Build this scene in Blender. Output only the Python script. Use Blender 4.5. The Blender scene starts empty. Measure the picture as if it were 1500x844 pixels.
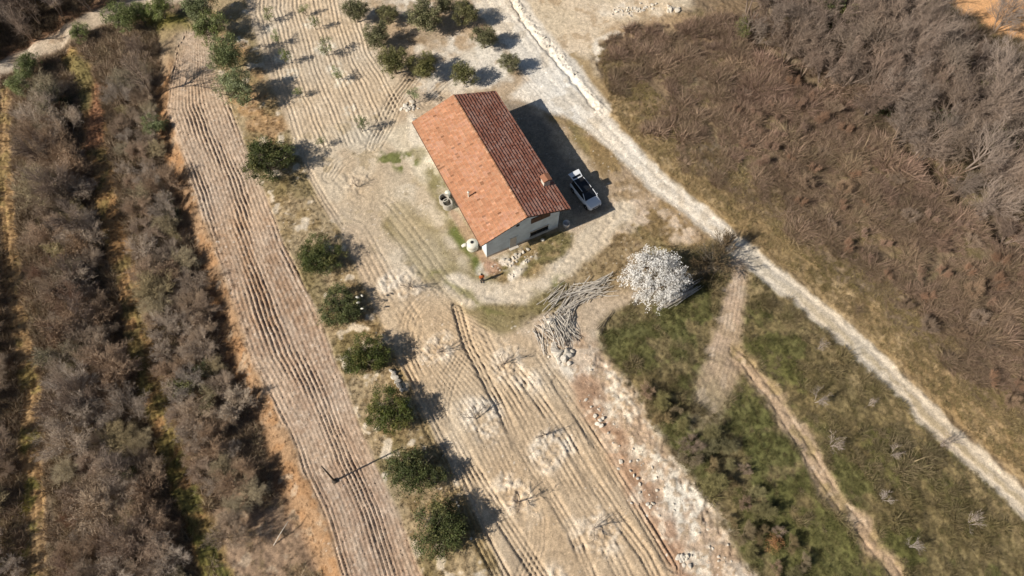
import bpy, math, numpy as np
from mathutils import Vector, Matrix
rng = np.random.default_rng(11)
PI = math.pi
S = bpy.context.scene
COL = S.collection

# ------------------------------------------------------------------ camera model (metres; the drone hovers 70 m up)
PITCH, ROLL, HCAM, FOC = 1.0997653753946957, 0.032510516107671965, 70.0, 1059.0

def unproj(px, py, z=0.0):
    px = np.asarray(px, float); py = np.asarray(py, float)
    x = (px - 750) / FOC; y = -(py - 422) / FOC
    c, s = math.cos(ROLL), math.sin(ROLL)
    x, y = c * x - s * y, s * x + c * y
    dy = math.cos(PITCH) + y * math.sin(PITCH)
    dz = -math.sin(PITCH) + y * math.cos(PITCH)
    t = (z - HCAM) / dz
    return x * t, dy * t

def W(pts, z=0.0):
    a = np.array(pts, float)
    x, y = unproj(a[:, 0], a[:, 1], z)
    return np.stack([x, y], 1)

# ------------------------------------------------------------------ coarse fields (0.5 m) for distances
CX = np.arange(-92, 92.01, 0.5); CY = np.arange(-12, 122.01, 0.5)
GX, GY = np.meshgrid(CX, CY)

def seg_dist(P, X, Y, closed=False):
    best = np.full(X.shape, 1e9); sg = np.ones(X.shape); along = np.zeros(X.shape); acc = 0.0
    n = len(P); rngs = range(n if closed else n - 1)
    for i in rngs:
        a = P[i]; b = P[(i + 1) % n]; d = b - a; L = math.hypot(*d) + 1e-9
        t = np.clip(((X - a[0]) * d[0] + (Y - a[1]) * d[1]) / (L * L), 0, 1)
        ex = X - a[0] - t * d[0]; ey = Y - a[1] - t * d[1]
        r = np.hypot(ex, ey); m = r < best
        best = np.where(m, r, best)
        sg = np.where(m, np.sign(d[0] * (Y - a[1]) - d[1] * (X - a[0])), sg)
        along = np.where(m, acc + t * L, along); acc += L
    return best, sg, along

def inside(P, X, Y):
    c = np.zeros(X.shape, bool); n = len(P)
    for i in range(n):
        a = P[i]; b = P[(i + 1) % n]
        if a[1] == b[1]: continue
        cond = ((a[1] > Y) != (b[1] > Y)) & (X < (b[0] - a[0]) * (Y - a[1]) / (b[1] - a[1]) + a[0])
        c ^= cond
    return c

def extend(P, d=60):
    a = P[0] + (P[0] - P[1]) / (np.hypot(*(P[0] - P[1])) + 1e-9) * d
    b = P[-1] + (P[-1] - P[-2]) / (np.hypot(*(P[-1] - P[-2])) + 1e-9) * d
    return np.vstack([a, P, b])

def sample(G, x, y):
    fx = np.clip((np.asarray(x, float) - CX[0]) / 0.5, 0, len(CX) - 1.001)
    fy = np.clip((np.asarray(y, float) - CY[0]) / 0.5, 0, len(CY) - 1.001)
    ix = fx.astype(int); iy = fy.astype(int); fx = fx - ix; fy = fy - iy
    return (G[iy, ix] * (1 - fx) * (1 - fy) + G[iy, ix + 1] * fx * (1 - fy) + G[iy + 1, ix] * (1 - fx) * fy + G[iy + 1, ix + 1] * fx * fy)

def sstep(v, a, b):
    t = np.clip((v - a) / (b - a), 0, 1); return t * t * (3 - 2 * t)

# ------------------------------------------------------------------ terraces stepping down to the left
BANK = [(228, 40), (240, 100), (240, 165), (254, 215), (273, 285), (294, 345), (320, 425), (340, 485), (358, 545), (385, 600), (408, 655), (430, 710), (452, 760), (486, 850)]
TERR2 = [(96, 60), (112, 110), (112, 170), (126, 250), (140, 320), (152, 390), (168, 450), (186, 520), (204, 580), (220, 650), (246, 720), (276, 790), (298, 850)]
TERR3 = [(34, 120), (18, 200), (24, 290), (34, 370), (42, 440), (52, 500), (64, 580), (66, 660), (68, 750), (72, 850)]
def _terr(line, z):
    d, s, _ = seg_dist(extend(W(line, z)), GX, GY)
    return d * s            # heading from top to bottom of the picture: the left side of the photo is negative here
TB, TC, TD = _terr(BANK, -0.6), _terr(TERR2, -1.6), _terr(TERR3, -2.4)
fade = 1 - sstep(GY, 74, 84)
BASE = -(1.2 * sstep(-TB, -1.3, 1.3) + 0.9 * sstep(-TC, -1.0, 1.0) + 0.6 * sstep(-TD, -0.8, 0.8)) * fade

def up(px, py, dz=0.0):
    """ground point (terraces included) under a spot of the photograph, dz above the ground"""
    x, y = unproj(px, py, dz)
    for _ in range(4):
        x, y = unproj(px, py, sample(BASE, x, y) + dz)
    return x, y
def WP(pts, dz=0.0):
    a = np.array(pts, float); x, y = up(a[:, 0], a[:, 1], dz); return np.stack([x, y], 1)

# ------------------------------------------------------------------ fine ground grid, stretched out to the horizon
STEP = 0.125
fx = np.arange(-76, 76.01, STEP); fy = np.arange(2.5, 92, STEP)
def stretch(n, d): return d * (np.linspace(0, 1, n + 1)[1:] ** 2.6)
xs = np.concatenate([-76 - stretch(26, 1500)[::-1], fx, fx[-1] + stretch(26, 1500)])
ys = np.concatenate([2.5 - stretch(26, 1500)[::-1], fy, fy[-1] + stretch(26, 1800)])
NX, NY = len(xs), len(ys)

def _lin(v, c0, n):
    f = np.clip((v - c0) / 0.5, 0, n - 1.001); i = f.astype(int); return i, (f - i)
_ix, _fx = _lin(xs, CX[0], len(CX)); _iy, _fy = _lin(ys, CY[0], len(CY))
_fx = _fx.astype(np.float32); _fy = _fy.astype(np.float32)
def fine(G):
    G = G.astype(np.float32)
    A = G[_iy] * (1 - _fy)[:, None] + G[_iy + 1] * _fy[:, None]
    return A[:, _ix] * (1 - _fx)[None] + A[:, _ix + 1] * _fx[None]

_tab = rng.random((512, 512)).astype(np.float32)
def vn(scale, seed=0, sx=1.0):
    """smooth value noise in 0..1 on the fine grid"""
    def idx(v, o):
        f = v / scale + o * 17.37 + 1000; i = np.floor(f); t = (f - i).astype(np.float32); return (i.astype(int)) % 512, t * t * (3 - 2 * t)
    ix, tx = idx(xs / sx, seed * 1.7 + 3); iy, ty = idx(ys, seed * 2.3 + 5)
    jx, jy = (ix + 1) % 512, (iy + 1) % 512
    A = _tab[iy] * (1 - ty)[:, None] + _tab[jy] * ty[:, None]
    return A[:, ix] * (1 - tx)[None] + A[:, jx] * tx[None]
def fbm(scale, seed=0, octv=4, gain=0.5):
    a, s, t = 1.0, 0.0, 0.0
    for k in range(octv):
        s = s + a * vn(scale / 2 ** k, seed + k * 7); t += a; a *= gain
    return s / t
N_big = fbm(14, 1, 4); N_mid = fbm(4, 2, 4); N_sm = fbm(1.2, 3, 3); N_fi = fbm(0.45, 4, 2, 0.7)
N_mid2 = fbm(5, 12, 4); N_sm2 = fbm(1.6, 13, 4); N_fi2 = fbm(0.3, 14, 2, 0.8); N_warp = fbm(2.2, 21, 3) - 0.5; N_warp2 = fbm(2.2, 31, 3) - 0.5

Hh = fine(BASE)
Ccol = np.zeros((NY, NX, 3), np.float32)
def C3(c): return np.array(c, np.float32)
def paint(mask, c):
    global Ccol
    c = C3(c)
    Ccol += (c - Ccol) * mask[..., None]
def polymask(pts, soft=0.8, warp=1.0, dz=0.0):
    P = WP(pts, dz); d, _, _ = seg_dist(P, GX, GY, True); sd = np.where(inside(P, GX, GY), d, -d)
    return sstep(fine(sd) + N_warp * 2 * warp, -soft, soft)
def linefield(pts, ext=0):
    P = WP(pts)
    if ext: P = extend(P, ext)
    d, s, al = seg_dist(P, GX, GY)
    ds, du = fine(d * s), fine(d)
    return np.where(du - np.abs(ds) > .35, du, ds), fine(al)
def linemask(pts, w, soft=0.5, warp=0.6, ext=0):
    d, _ = linefield(pts, ext)
    return 1 - sstep(np.abs(d + N_warp2 * warp) + N_warp * warp * 1.2, w - soft, w + soft)
def blob(px, py, r, warp=0.5, soft=0.5, stretch_=1.0):
    x, y = up(px, py)
    X, Y = np.meshgrid(xs, ys)
    d = np.hypot((X - x), (Y - y) / stretch_)
    return 1 - sstep(d + N_warp * 2 * warp * r * 0.7 + N_warp2 * warp, r - soft, r + soft)
def ruts(pts, offs, w, depth, jit=0.10, ext=0, fadew=None):
    d, al = linefield(pts, ext)
    d = d + N_warp * jit
    m = np.zeros_like(d)
    for o in offs: m += np.exp(-((d - o) / (w * 1.05)) ** 2)
    mod = sstep(N_mid2, 0.25, 0.5) * 0.7 + 0.3
    return -1.25 * depth * np.clip(m, 0, 1.2) * mod

# ---- palette (base reflectance)
TAN = (.45, .35, .245); CHALK = (.70, .62, .50); PLOUGH = (.375, .265, .185); OCHRE = (.30, .22, .115); OLIVE = (.20, .165, .075)
GREEN = (.11, .11, .04); ORANGE = (.40, .22, .10); RED = (.33, .20, .125); SCRUB = (.19, .14, .09); DARKSOIL = (.20, .15, .10)

# ---- zones of the photograph, painted as soil and grass colours
paint(np.ones((NY, NX), np.float32), SCRUB)
paint(sstep(N_mid, .5, .7), (.16, .125, .065)); paint(sstep(N_sm2, .55, .75) * .6, (.27, .19, .11))
leftwood = sstep(-fine(TB) + N_warp * 1.2, -.5, .8)
paint(leftwood, DARKSOIL); paint(leftwood * sstep(N_sm2, .5, .7) * .7, (.20, .13, .075))
# lower right meadow
meadow = polymask([(860, 440), (930, 440), (1060, 390), (1100, 375), (1200, 465), (1350, 605), (1520, 770), (1520, 900), (1080, 900), (1000, 720), (940, 620), (880, 540)], 1.0, 1.0)
paint(meadow, (.185, .145, .072)); gm = sstep(N_mid2 * .7 + N_sm2 * .5, .54, .68)
paint(meadow * gm * .8, GREEN)
for g in [(1100, 520, 2.2), (1140, 560, 2.6), (1165, 620, 2.6), (1120, 600, 2.0), (1110, 650, 2.0), (1180, 680, 2.0), (1250, 760, 2.2), (1150, 720, 2.5), (1270, 820, 2.5), (1165, 800, 2.2), (1060, 490, 1.3), (900, 500, 1.6), (1010, 470, 1.4), (1330, 800, 2)]:
    paint(blob(*g, warp=.9, soft=1.2) * sstep(N_sm2, .36, .6) * .8, (.12, .118, .042))
# bank beside the ploughed strip
bank = 1 - sstep(np.abs(fine(TB) + N_warp2) + N_warp * 1.2, 1.2, 2.0)
bank = bank * (1 - sstep(fine(GY), 62, 70))
paint(bank, (.27, .165, .09)); paint(bank * sstep(N_sm2, .5, .66) * .8, (.32, .175, .085)); paint(bank * sstep(N_sm, .66, .78) * .6, (.40, .31, .21)); paint(bank * sstep(N_sm, .60, .72) * sstep(N_mid, .5, .6) * .6, (.18, .12, .07))
lowbank = polymask([(330, 690), (400, 720), (440, 760), (480, 844), (470, 900), (300, 900), (310, 780)], 1.2, 1.2)
paint(lowbank * .85, (.30, .205, .135)); paint(lowbank * sstep(N_sm2, .5, .64) * .8, (.22, .16, .09)); paint(lowbank * sstep(N_sm, .6, .72) * .6, (.42, .33, .235))
# open farmland
FARM = [(258, 40), (290, 20), (330, -40), (715, -40), (770, 60), (830, 130), (900, 205), (980, 285), (1080, 372), (1085, 395), (1010, 405), (930, 440), (880, 470), (870, 530), (900, 590), (950, 650), (1000, 720), (1075, 844), (1090, 900), (505, 900), (470, 790), (430, 690), (360, 540), (310, 380), (262, 215), (250, 140)]
farm = polymask(FARM, .5, .5)
paint(farm, TAN); paint(farm * sstep(N_mid, .5, .72) * .6, (.38, .29, .19)); paint(farm * sstep(N_mid2, .55, .75) * .55, (.52, .43, .32))
# ploughed strip
PL = [(290, 15), (262, 62), (249, 120), (244, 165), (262, 215), (285, 275), (305, 340), (333, 420), (352, 480), (372, 540), (402, 590), (425, 640), (447, 700), (470, 750), (503, 850)]
PR = [(306, 25), (312, 62), (318, 110), (340, 165), (366, 235), (390, 290), (412, 350), (438, 400), (462, 455), (480, 500), (505, 560), (525, 620), (550, 680), (575, 735), (598, 790), (622, 850)]
dl, al_pl = linefield(PL, 30); dr, _ = linefield(PR, 30)
plough = sstep(dl + N_warp * .9 + (N_sm - .5) * .5, -.4, .5) * sstep(-dr + N_warp * .9 + (N_sm - .5) * .5, -.4, .5) * (1 - sstep(fine(GY), 74, 77))
paint(plough, PLOUGH)
paint(plough * sstep(fbm(7, 51, 3), .5, .68) * .8, (.33, .215, .135)); paint(plough * sstep(N_mid, .5, .7) * .8, (.47, .36, .265)); paint(plough * sstep(fine(GY), 34, 55) * .6, (.47, .365, .265))
u = dl / (dl - dr + 1e-3)
ph = u * 16.5 + N_warp * .5 + (vn(6, 61) - .5) * .8 + (N_sm - .5) * .10
g = np.cos(2 * PI * ph)
amp = (.088 + .06 * (vn(3, 62) - .5)) * (.45 + .9 * sstep(np.sin(u * 9.5 + vn(9, 64) * 5), -.5, .7)) * (.85 + .3 * N_fi)
hp = np.where(g > 0, g ** .8 if False else np.sqrt(np.clip(g, 0, 1)) * .5, -np.abs(g) ** .7 * 1.35)
Hh += plough * amp * hp * (.75 + .5 * N_sm) + plough * .06 * (N_fi - .5)
stripe = vn(1.0, 63)
paint(plough * .6 * sstep(np.sin(u * 21 + vn(8, 65) * 4) * .5 + N_sm2 * .9, .45, .95), (.44, .335, .245)); paint(plough * .5 * sstep(N_fi, .5, .66), (.50, .39, .29)); paint(plough * .4 * sstep(N_fi2, .56, .7), (.27, .17, .105))
gap = sstep(fine(TB) + N_warp * .8, -1.2, -.2) * (1 - sstep(dl + N_warp * .9 + (N_sm - .5) * .5, -.4, .4)) * (1 - sstep(fine(GY), 62, 70))
paint(gap * .9, (.29, .18, .10)); paint(gap * sstep(N_sm2, .48, .64) * .8, (.33, .185, .09)); paint(gap * sstep(N_sm, .64, .76) * .6, (.42, .33, .235))
# verge with the row of dark trees
VR = [(372, 40), (398, 120), (432, 205), (470, 295), (500, 340), (522, 390), (545, 440), (570, 495), (592, 545), (620, 600), (650, 660), (690, 740), (715, 790), (742, 850)]
dv, _ = linefield(VR, 30)
verge = sstep(dr + N_warp * .5, -.1, .4) * sstep(-dv + N_warp * .6, -.2, .4)
paint(verge, (.36, .275, .165)); paint(verge * sstep(N_sm2, .48, .62), OCHRE); paint(verge * sstep(N_mid2, .54, .68) * .55, OLIVE); paint(verge * sstep(N_sm, .6, .72), (.58, .49, .37))
paint(verge * sstep(N_mid, .56, .68) * (fine(GY) > 45) * .7, (.40, .25, .13))
# upper orchard field
UF = [(365, -30), (372, 40), (398, 120), (432, 205), (480, 225), (560, 190), (620, 110), (560, 60), (520, -30)]
uf = polymask(UF, .8, .7)
paint(uf * .9, (.49, .395, .285)); paint(uf * sstep(N_mid, .5, .7) * .6, (.56, .47, .36))
ul, _ = linefield([(380, -30), (372, 20), (388, 70), (406, 130), (434, 212)], 20); ur, _ = linefield([(500, -30), (512, 30), (530, 80), (556, 130), (574, 165)], 20)
uu = ul / (ul - ur + 1e-3)
g = np.cos(2 * PI * (uu * 22 + N_warp * .6 + (vn(5, 73) - .5) * .8)); big = sstep(vn(1.2, 71) * .5 + np.sin(uu * 31) * .3 + .3, .3, .7)
Hh += uf * (uu > 0) * (uu < 1.15) * .065 * np.where(g > 0, np.sqrt(np.clip(g, 0, 1)) * .5, -np.abs(g) ** .6) * (.4 + .8 * big)
for x, y, r in [(394, 40, .8), (412, 85, 1.0), (425, 110, 1.0), (440, 140, .9), (455, 33, .9), (476, 72, 1.3), (490, 100, 1.2), (500, 115, 1.2), (530, 190, 1.6), (515, 160, 1.2), (472, 210, 1.0)]:
    paint(blob(x, y, r, warp=.7) * sstep(N_fi, .35, .6), (.6, .53, .42))
# olive grove behind the house
grove = polymask([(520, -30), (700, -30), (770, 90), (760, 125), (700, 135), (640, 130), (600, 130), (560, 70)], 1, 1)
paint(grove * .8, (.40, .30, .20)); paint(grove * sstep(N_mid2, .5, .65), (.60, .53, .43)); paint(grove * sstep(N_sm2, .58, .7) * .7, (.27, .19, .11))
paint(blob(700, 92, 4.5, warp=.8, soft=1.5) * sstep(N_sm2, .38, .6), (.64, .58, .49)); paint(blob(655, 120, 4, warp=.8, soft=1.5) * sstep(N_sm2, .42, .6), (.6, .53, .44))
# lower orchard field
LFr = [(700, 455), (735, 470), (790, 505), (815, 535), (850, 590), (880, 650), (915, 710), (945, 760), (975, 810), (1003, 850)]
dlf, _ = linefield(LFr, 20)
lf = sstep(dv + N_warp * .5, -.1, .3) * sstep(-dlf + N_warp, -.3, .5) * sstep(-fine(GY) + 36.5 + N_warp * 3, -1, 2)
paint(lf, (.465, .358, .242)); paint(lf * sstep(N_mid, .5, .7) * .6, (.55, .445, .32)); paint(lf * sstep(N_big, .5, .62) * .5, (.43, .32, .21))
ulf = dv / (dv - dlf + 1e-3)
g = np.cos(2 * PI * (ulf * 30 + N_warp * .22 + (vn(9, 78) - .5) * .8))
Hh -= lf * .085 * np.clip(g, 0, 1) ** 1.5 * sstep(fbm(6, 75, 3), .36, .52) * (.3 + 1.3 * N_sm)
OR = [(525, 268, 2.2, .8), (594, 416, 2.5, .75), (640, 508, 2.1, .8), (742, 532, 2.0, 1.2), (700, 606, 1.9, .9), (808, 652, 2.0, 1.1), (745, 722, 1.8, .9), (756, 745, 1.5, 1.2), (880, 782, 2.6, 1.0), (815, 842, 1.3, 1), (712, 640, 1.2, .8), (776, 560, 1.0, 1.3)]
for x, y, r, s_ in OR:
    b = blob(x, y, r * .92, warp=1.0, soft=.8, stretch_=s_)
    paint(b * (.12 + .75 * sstep(N_sm * .6 + N_fi * .5, .42, .66)), (.66, .57, .455)); Hh += b * (.22 * (N_sm - .5) + .26 * (N_fi - .5))
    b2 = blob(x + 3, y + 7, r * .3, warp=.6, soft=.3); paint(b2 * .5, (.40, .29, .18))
# yard between the field and the house
yard = polymask([(440, 200), (560, 160), (620, 190), (700, 370), (720, 410), (700, 450), (600, 420), (520, 340), (470, 290)], 1.2, 1.2)
paint(yard * .7, (.47, .38, .27)); paint(yard * sstep(N_mid2, .5, .64) * .7, (.54, .46, .35)); paint(yard * sstep(N_sm2, .6, .72) * .6, (.36, .28, .17))
paint(polymask([(560, 195), (606, 178), (640, 240), (655, 275), (620, 262), (590, 235)], .8, .7), (.56, .48, .36))
paint(polymask([(597, 158), (612, 178), (634, 215), (640, 236), (620, 235), (600, 205)], .5, .5), (.66, .59, .48))
# east yard, dry grass strip between the house and the road
paint(polymask([(730, 150), (775, 150), (885, 305), (840, 320)], .9, 1.0), (.24, .20, .155))  # yard soil painted darker to deepen the house's cast shadow
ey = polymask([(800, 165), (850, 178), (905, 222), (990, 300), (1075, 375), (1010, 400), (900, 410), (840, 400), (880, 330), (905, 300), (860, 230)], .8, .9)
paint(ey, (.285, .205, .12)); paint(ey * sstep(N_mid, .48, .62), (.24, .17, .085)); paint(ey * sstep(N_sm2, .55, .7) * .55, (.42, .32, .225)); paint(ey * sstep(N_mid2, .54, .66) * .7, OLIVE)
for x, y, r in [(925, 290, 1.7), (940, 320, 1.8), (915, 305, 1.2), (985, 330, 1.4), (960, 300, 1.1), (905, 350, 1.2), (1000, 345, 1.6)]:
    paint(blob(x, y, r, warp=.9, soft=.8) * sstep(N_sm, .4, .62) * .8, (.58, .47, .36))
mid = polymask([(800, 400), (860, 350), (960, 350), (1000, 380), (930, 430), (870, 430), (830, 460), (790, 470), (720, 460)], 1.2, 1)
paint(mid * .9, (.28, .21, .12)); paint(mid * sstep(N_mid2, .5, .64) * .8, OLIVE); paint(mid * sstep(N_sm2, .58, .72) * .5, (.42, .32, .22))
# grass round the house
paint(linemask([(590, 320), (625, 365), (660, 405), (700, 440), (740, 462)], 2.0, .9, 1.4) * .9, (.225, .18, .085))
paint(linemask([(636, 255), (655, 300), (676, 345), (700, 392), (712, 408)], 1.25, .7, 1.0) * (.45 + .5 * sstep(N_sm2, .4, .6)), OLIVE)
paint(linemask([(668, 340), (690, 372), (706, 396)], .7, .5, .8) * sstep(N_sm, .36, .56), (.13, .14, .042))
paint(linemask([(664, 312), (690, 350), (712, 385)], .5, .3, .4) * .6, (.40, .25, .17))
paint(blob(600, 236, 1.5, warp=1.1, soft=.9) * sstep(N_sm, .42, .6), (.14, .15, .045)); paint(blob(570, 232, 1.5, warp=.9) * sstep(N_sm2, .5, .65), (.16, .165, .06)); paint(blob(617, 225, 1.3, warp=.8) * .7, OLIVE)
isl = polymask([(716, 388), (760, 366), (820, 332), (842, 345), (815, 382), (770, 410), (722, 415)], .6, .7)
paint(isl, OLIVE); paint(isl * sstep(N_sm2, .5, .64), OCHRE)
paint(linemask([(716, 395), (740, 385), (770, 372)], 1.0, .6, 1.0) * sstep(N_sm, .4, .55), (.64, .57, .48)); paint(linemask([(748, 408), (765, 388), (778, 375)], .6, .4, .6) * sstep(N_sm, .35, .5), (.68, .62, .53)); paint(blob(722, 392, .8) * .7, (.46, .28, .2))
# loop track
lp = linemask([(915, 308), (885, 328), (860, 358), (828, 392), (788, 416), (742, 432), (700, 432), (664, 414)], 1.35, .6, .9)
paint(lp, (.53, .44, .325)); paint(lp * sstep(N_mid2, .45, .62) * .7, (.58, .50, .39))
paint(linemask([(640, 385), (600, 330), (570, 285)], 1.6, 1.2, 1.4) * .5, (.50, .415, .30))
paint(blob(820, 418, 1.2, warp=1.0, soft=.8) * sstep(N_sm, .4, .58), (.16, .16, .055)); paint(linemask([(640, 400), (690, 440), (735, 462)], .5, .5, .9) * sstep(N_sm2, .42, .6) * .8, (.18, .165, .06)); paint(blob(800, 440, 1.6, warp=.8) * .6, OLIVE)
# chalky dirt road with its apron
ROADC = [(700, -30), (722, 5), (760, 45), (796, 95), (838, 145), (880, 184), (924, 227), (965, 270), (1008, 302), (1052, 337), (1103, 381), (1166, 430), (1235, 488), (1304, 551), (1385, 632), (1452, 692), (1510, 748), (1560, 800)]
ROADW = [2.4, 2.6, 2.9, 2.7, 2.3, 1.65, 1.4, 1.35, 1.25, 1.2, 1.2, 1.15, 1.2, 1.15, 1.15, 1.1, 1.1, 1.1]
Pw = WP(ROADC); cum = np.concatenate([[0], np.cumsum(np.hypot(*np.diff(Pw, axis=0).T))])
dro, alo = linefield(ROADC, 0)
halfw = np.interp(alo, cum, ROADW).astype(np.float32)
dro_w = dro + N_warp * .5 + (N_sm - .5) * .6 + (N_fi - .5) * .35
apron = polymask([(740, 40), (800, 90), (850, 150), (905, 205), (885, 205), (845, 178), (805, 162), (775, 150), (748, 140), (770, 115), (752, 70)], .6, .8)
paint(apron * (.7 + .3 * sstep(N_mid, .4, .6)), (.68, .62, .53))
nedirt = polymask([(705, -40), (1010, -40), (1010, 14), (960, 32), (905, 45), (872, 66), (868, 90), (890, 140), (868, 160), (835, 110), (800, 70), (760, 30)], .8, .8)
paint(nedirt, (.54, .445, .32)); paint(nedirt * sstep(N_mid, .5, .66) * .7, (.61, .50, .37)); paint(nedirt * sstep(N_sm2, .56, .7) * .6, (.36, .26, .16))
paint(linemask([(895, 52), (960, 34), (1020, 36), (1075, 50)], 1.5, .9, 1.2) * .8, (.36, .26, .16))
vr_ = (1 - sstep(np.abs(dro - halfw * 0 - 3.0) + N_warp * 2.0, 1.2, 2.6)) * (alo > cum[3])
paint(vr_ * .9, (.29, .205, .105)); paint(vr_ * sstep(N_sm2, .5, .65) * .7, (.38, .28, .16))
vl_ = (1 - sstep(np.abs(dro + 2.6) + N_warp * 1.6, .7, 1.6)) * (alo > cum[9])
paint(vl_ * .7, (.27, .205, .11))
road = 1 - sstep(np.abs(dro_w), halfw - .45, halfw + .45)
paint(road, np.array((.66, .595, .50))); paint(road * sstep(alo, cum[8], cum[12]) * .8, (.50, .415, .30)); paint(road * sstep(N_mid, .5, .7) * .6 * (1 - .7 * sstep(alo, cum[8], cum[12])), (.72, .665, .58)); paint(road * sstep(N_sm2, .55, .7) * .6, (.52, .44, .335)); paint(road * np.exp(-((np.abs(dro_w) - .72) / .25) ** 2) * sstep(alo, cum[8], cum[12]) * .6, (.62, .535, .42))
crown_ = (1 - sstep(np.abs(dro_w + .1), .15, .5)) * np.interp(alo, [cum[7], cum[11], cum[13]], [0, .45, .9]).astype(np.float32)
paint(crown_ * road * sstep(N_sm2, .25, .5), (.40, .325, .215))
Hh += road * (-.05 * np.exp(-((np.abs(dro_w) - .68) / .28) ** 2)) - road * .05
ed, _ = linefield([(748, 2), (780, 50), (812, 84), (832, 110), (850, 134), (870, 158)])
ledge = 1 - sstep(np.abs(ed + N_warp * .5), .0, .5)
Hh += -.22 * np.exp(-((ed + (N_sm - .5) * .9) / .22) ** 2) * (np.abs(ed) < 2)
Hh += .16 * np.exp(-((ed - .75 + (N_sm - .5) * .9) / .5) ** 2) * (np.abs(ed) < 3) * sstep(N_fi, .2, .6)
paint((1 - sstep(np.abs(ed - 1.0 + N_warp), .6, 1.4)) * .9, (.66, .59, .49))
paint(polymask([(868, 60), (895, 48), (925, 36), (930, 42), (890, 60), (876, 78), (884, 95), (872, 90)], .4, .5) * sstep(N_sm, .3, .5), (.64, .57, .47))
paint(blob(925, 14, 3.2, warp=1, soft=1.2, stretch_=.6) * sstep(N_sm, .38, .55), (.66, .58, .47))
# orange field in the far corner
of_ = polymask([(1375, -60), (1395, 10), (1430, 34), (1480, 57), (1560, 80), (1700, 60), (1700, -60)], .8, .6)
paint(of_, (.66, .37, .175)); paint(of_ * sstep(N_mid, .5, .7) * .5, (.60, .33, .16))
# lane in the upper left
nwr = linemask([(-60, 145), (-10, 112), (20, 93), (60, 70), (100, 46), (150, 24), (205, 8), (280, -8)], 1.5, .5, .8)
paint(linemask([(-60, 130), (0, 88), (50, 62), (100, 34), (160, 12), (230, -10)], 2.2, .8, 1) * .8, (.30, .17, .10))
paint(nwr, (.47, .385, .29)); paint(nwr * sstep(N_sm2, .55, .7) * .7, (.34, .25, .17))
paint(polymask([(215, 25), (275, 22), (285, 40), (240, 60), (215, 50)], .8, .8), (.19, .165, .05))
paint(polymask([(225, 55), (275, 35), (262, 70), (245, 110), (225, 120)], 1, 1) * .7, (.33, .24, .15))
# grass path and wheel track between the thickets
P2 = [(100, 85), (118, 100), (130, 130), (134, 165), (143, 211), (157, 298), (168, 348), (180, 386), (190, 437), (202, 497), (214, 534), (228, 584), (244, 640), (260, 690), (284, 760), (307, 820), (322, 860)]
p2 = linemask(P2, 1.35, .5, .7)
paint(p2, (.34, .20, .09)); greenv = sstep(N_mid2 * .6 + N_sm * .6, .52, .68); paint(p2 * greenv * .6, (.17, .15, .055))
south = 1 - sstep(fine(GY), 12, 34)
paint(p2 * south * sstep(N_sm2, .38, .58) * .8, (.125, .13, .038))
paint(polymask([(140, 105), (165, 108), (158, 150), (150, 215), (120, 225), (128, 170)], .6, .5) * .9, (.29, .145, .08))
paint(polymask([(95, 85), (122, 80), (138, 110), (132, 160), (112, 165), (108, 120)], .6, .6) * .9, (.16, .13, .055))
Hh += p2 * ruts(P2, [-1.0, -.5, 0.1, .6, 1.0], .14, .07)
P1 = [(10, 128), (8, 160), (3, 211), (9, 296), (15, 380), (22, 422), (28, 482), (38, 530), (46, 580), (46, 633), (49, 700), (53, 760), (56, 860)]
p1 = linemask(P1, 1.05, .4, .6)
paint(p1, (.38, .245, .12)); paint(p1 * sstep(N_sm2, .5, .66) * (.4 + .6 * south), (.22, .19, .06))
Hh += p1 * ruts(P1, [-.6, -.2, .55], .14, .08)
paint(blob(15, 750, 1.6, warp=.7) * .8, (.30, .25, .06)); paint(blob(14, 815, 1.9, warp=.7) * .8, (.30, .25, .06))
# bare strip and washed-out track on the right
PA = [(1084, 390), (1080, 410), (1076, 440), (1069, 475), (1060, 515), (1048, 560), (1030, 612)]
dpa, apa = linefield(PA); wa = np.interp(apa, [0, 4, 12, 18, 24], [.9, 1.25, 1.75, 1.8, .7]).astype(np.float32)
pa = 1 - sstep(np.abs(dpa + N_warp * 1.0 + (N_sm - .5) * .9), wa - .8, wa + .5)
pa *= np.interp(apa, [0, 9, 17, 20], [1, 1, .45, .15]).astype(np.float32)
paint(pa, (.42, .315, .225)); paint(pa * sstep(N_sm2, .5, .66) * .6, (.33, .25, .16)); paint(pa * sstep(N_sm, .55, .7) * .6, (.52, .42, .32))
Hh += pa * .022 * np.cos(2 * PI * (dpa / .42 + N_warp * .5)) * (.3 + 1.2 * N_sm) + pa * .06 * (N_fi - .5)
PB = [(1078, 515), (1098, 535), (1112, 556), (1135, 582), (1158, 620), (1182, 660), (1210, 703), (1240, 745), (1275, 790), (1325, 855)]
pb = linemask(PB, .85, .5, 1.1); paint(pb, (.39, .285, .19)); paint(pb * sstep(N_sm2, .5, .65) * .7, (.25, .19, .09)); paint(pb * sstep(N_sm, .6, .75) * .6, (.52, .41, .30))
Hh += -pb * .14 + pb * .22 * (N_fi - .5) + pb * ruts(PB, [-.5, .45], .14, .08)
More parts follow.
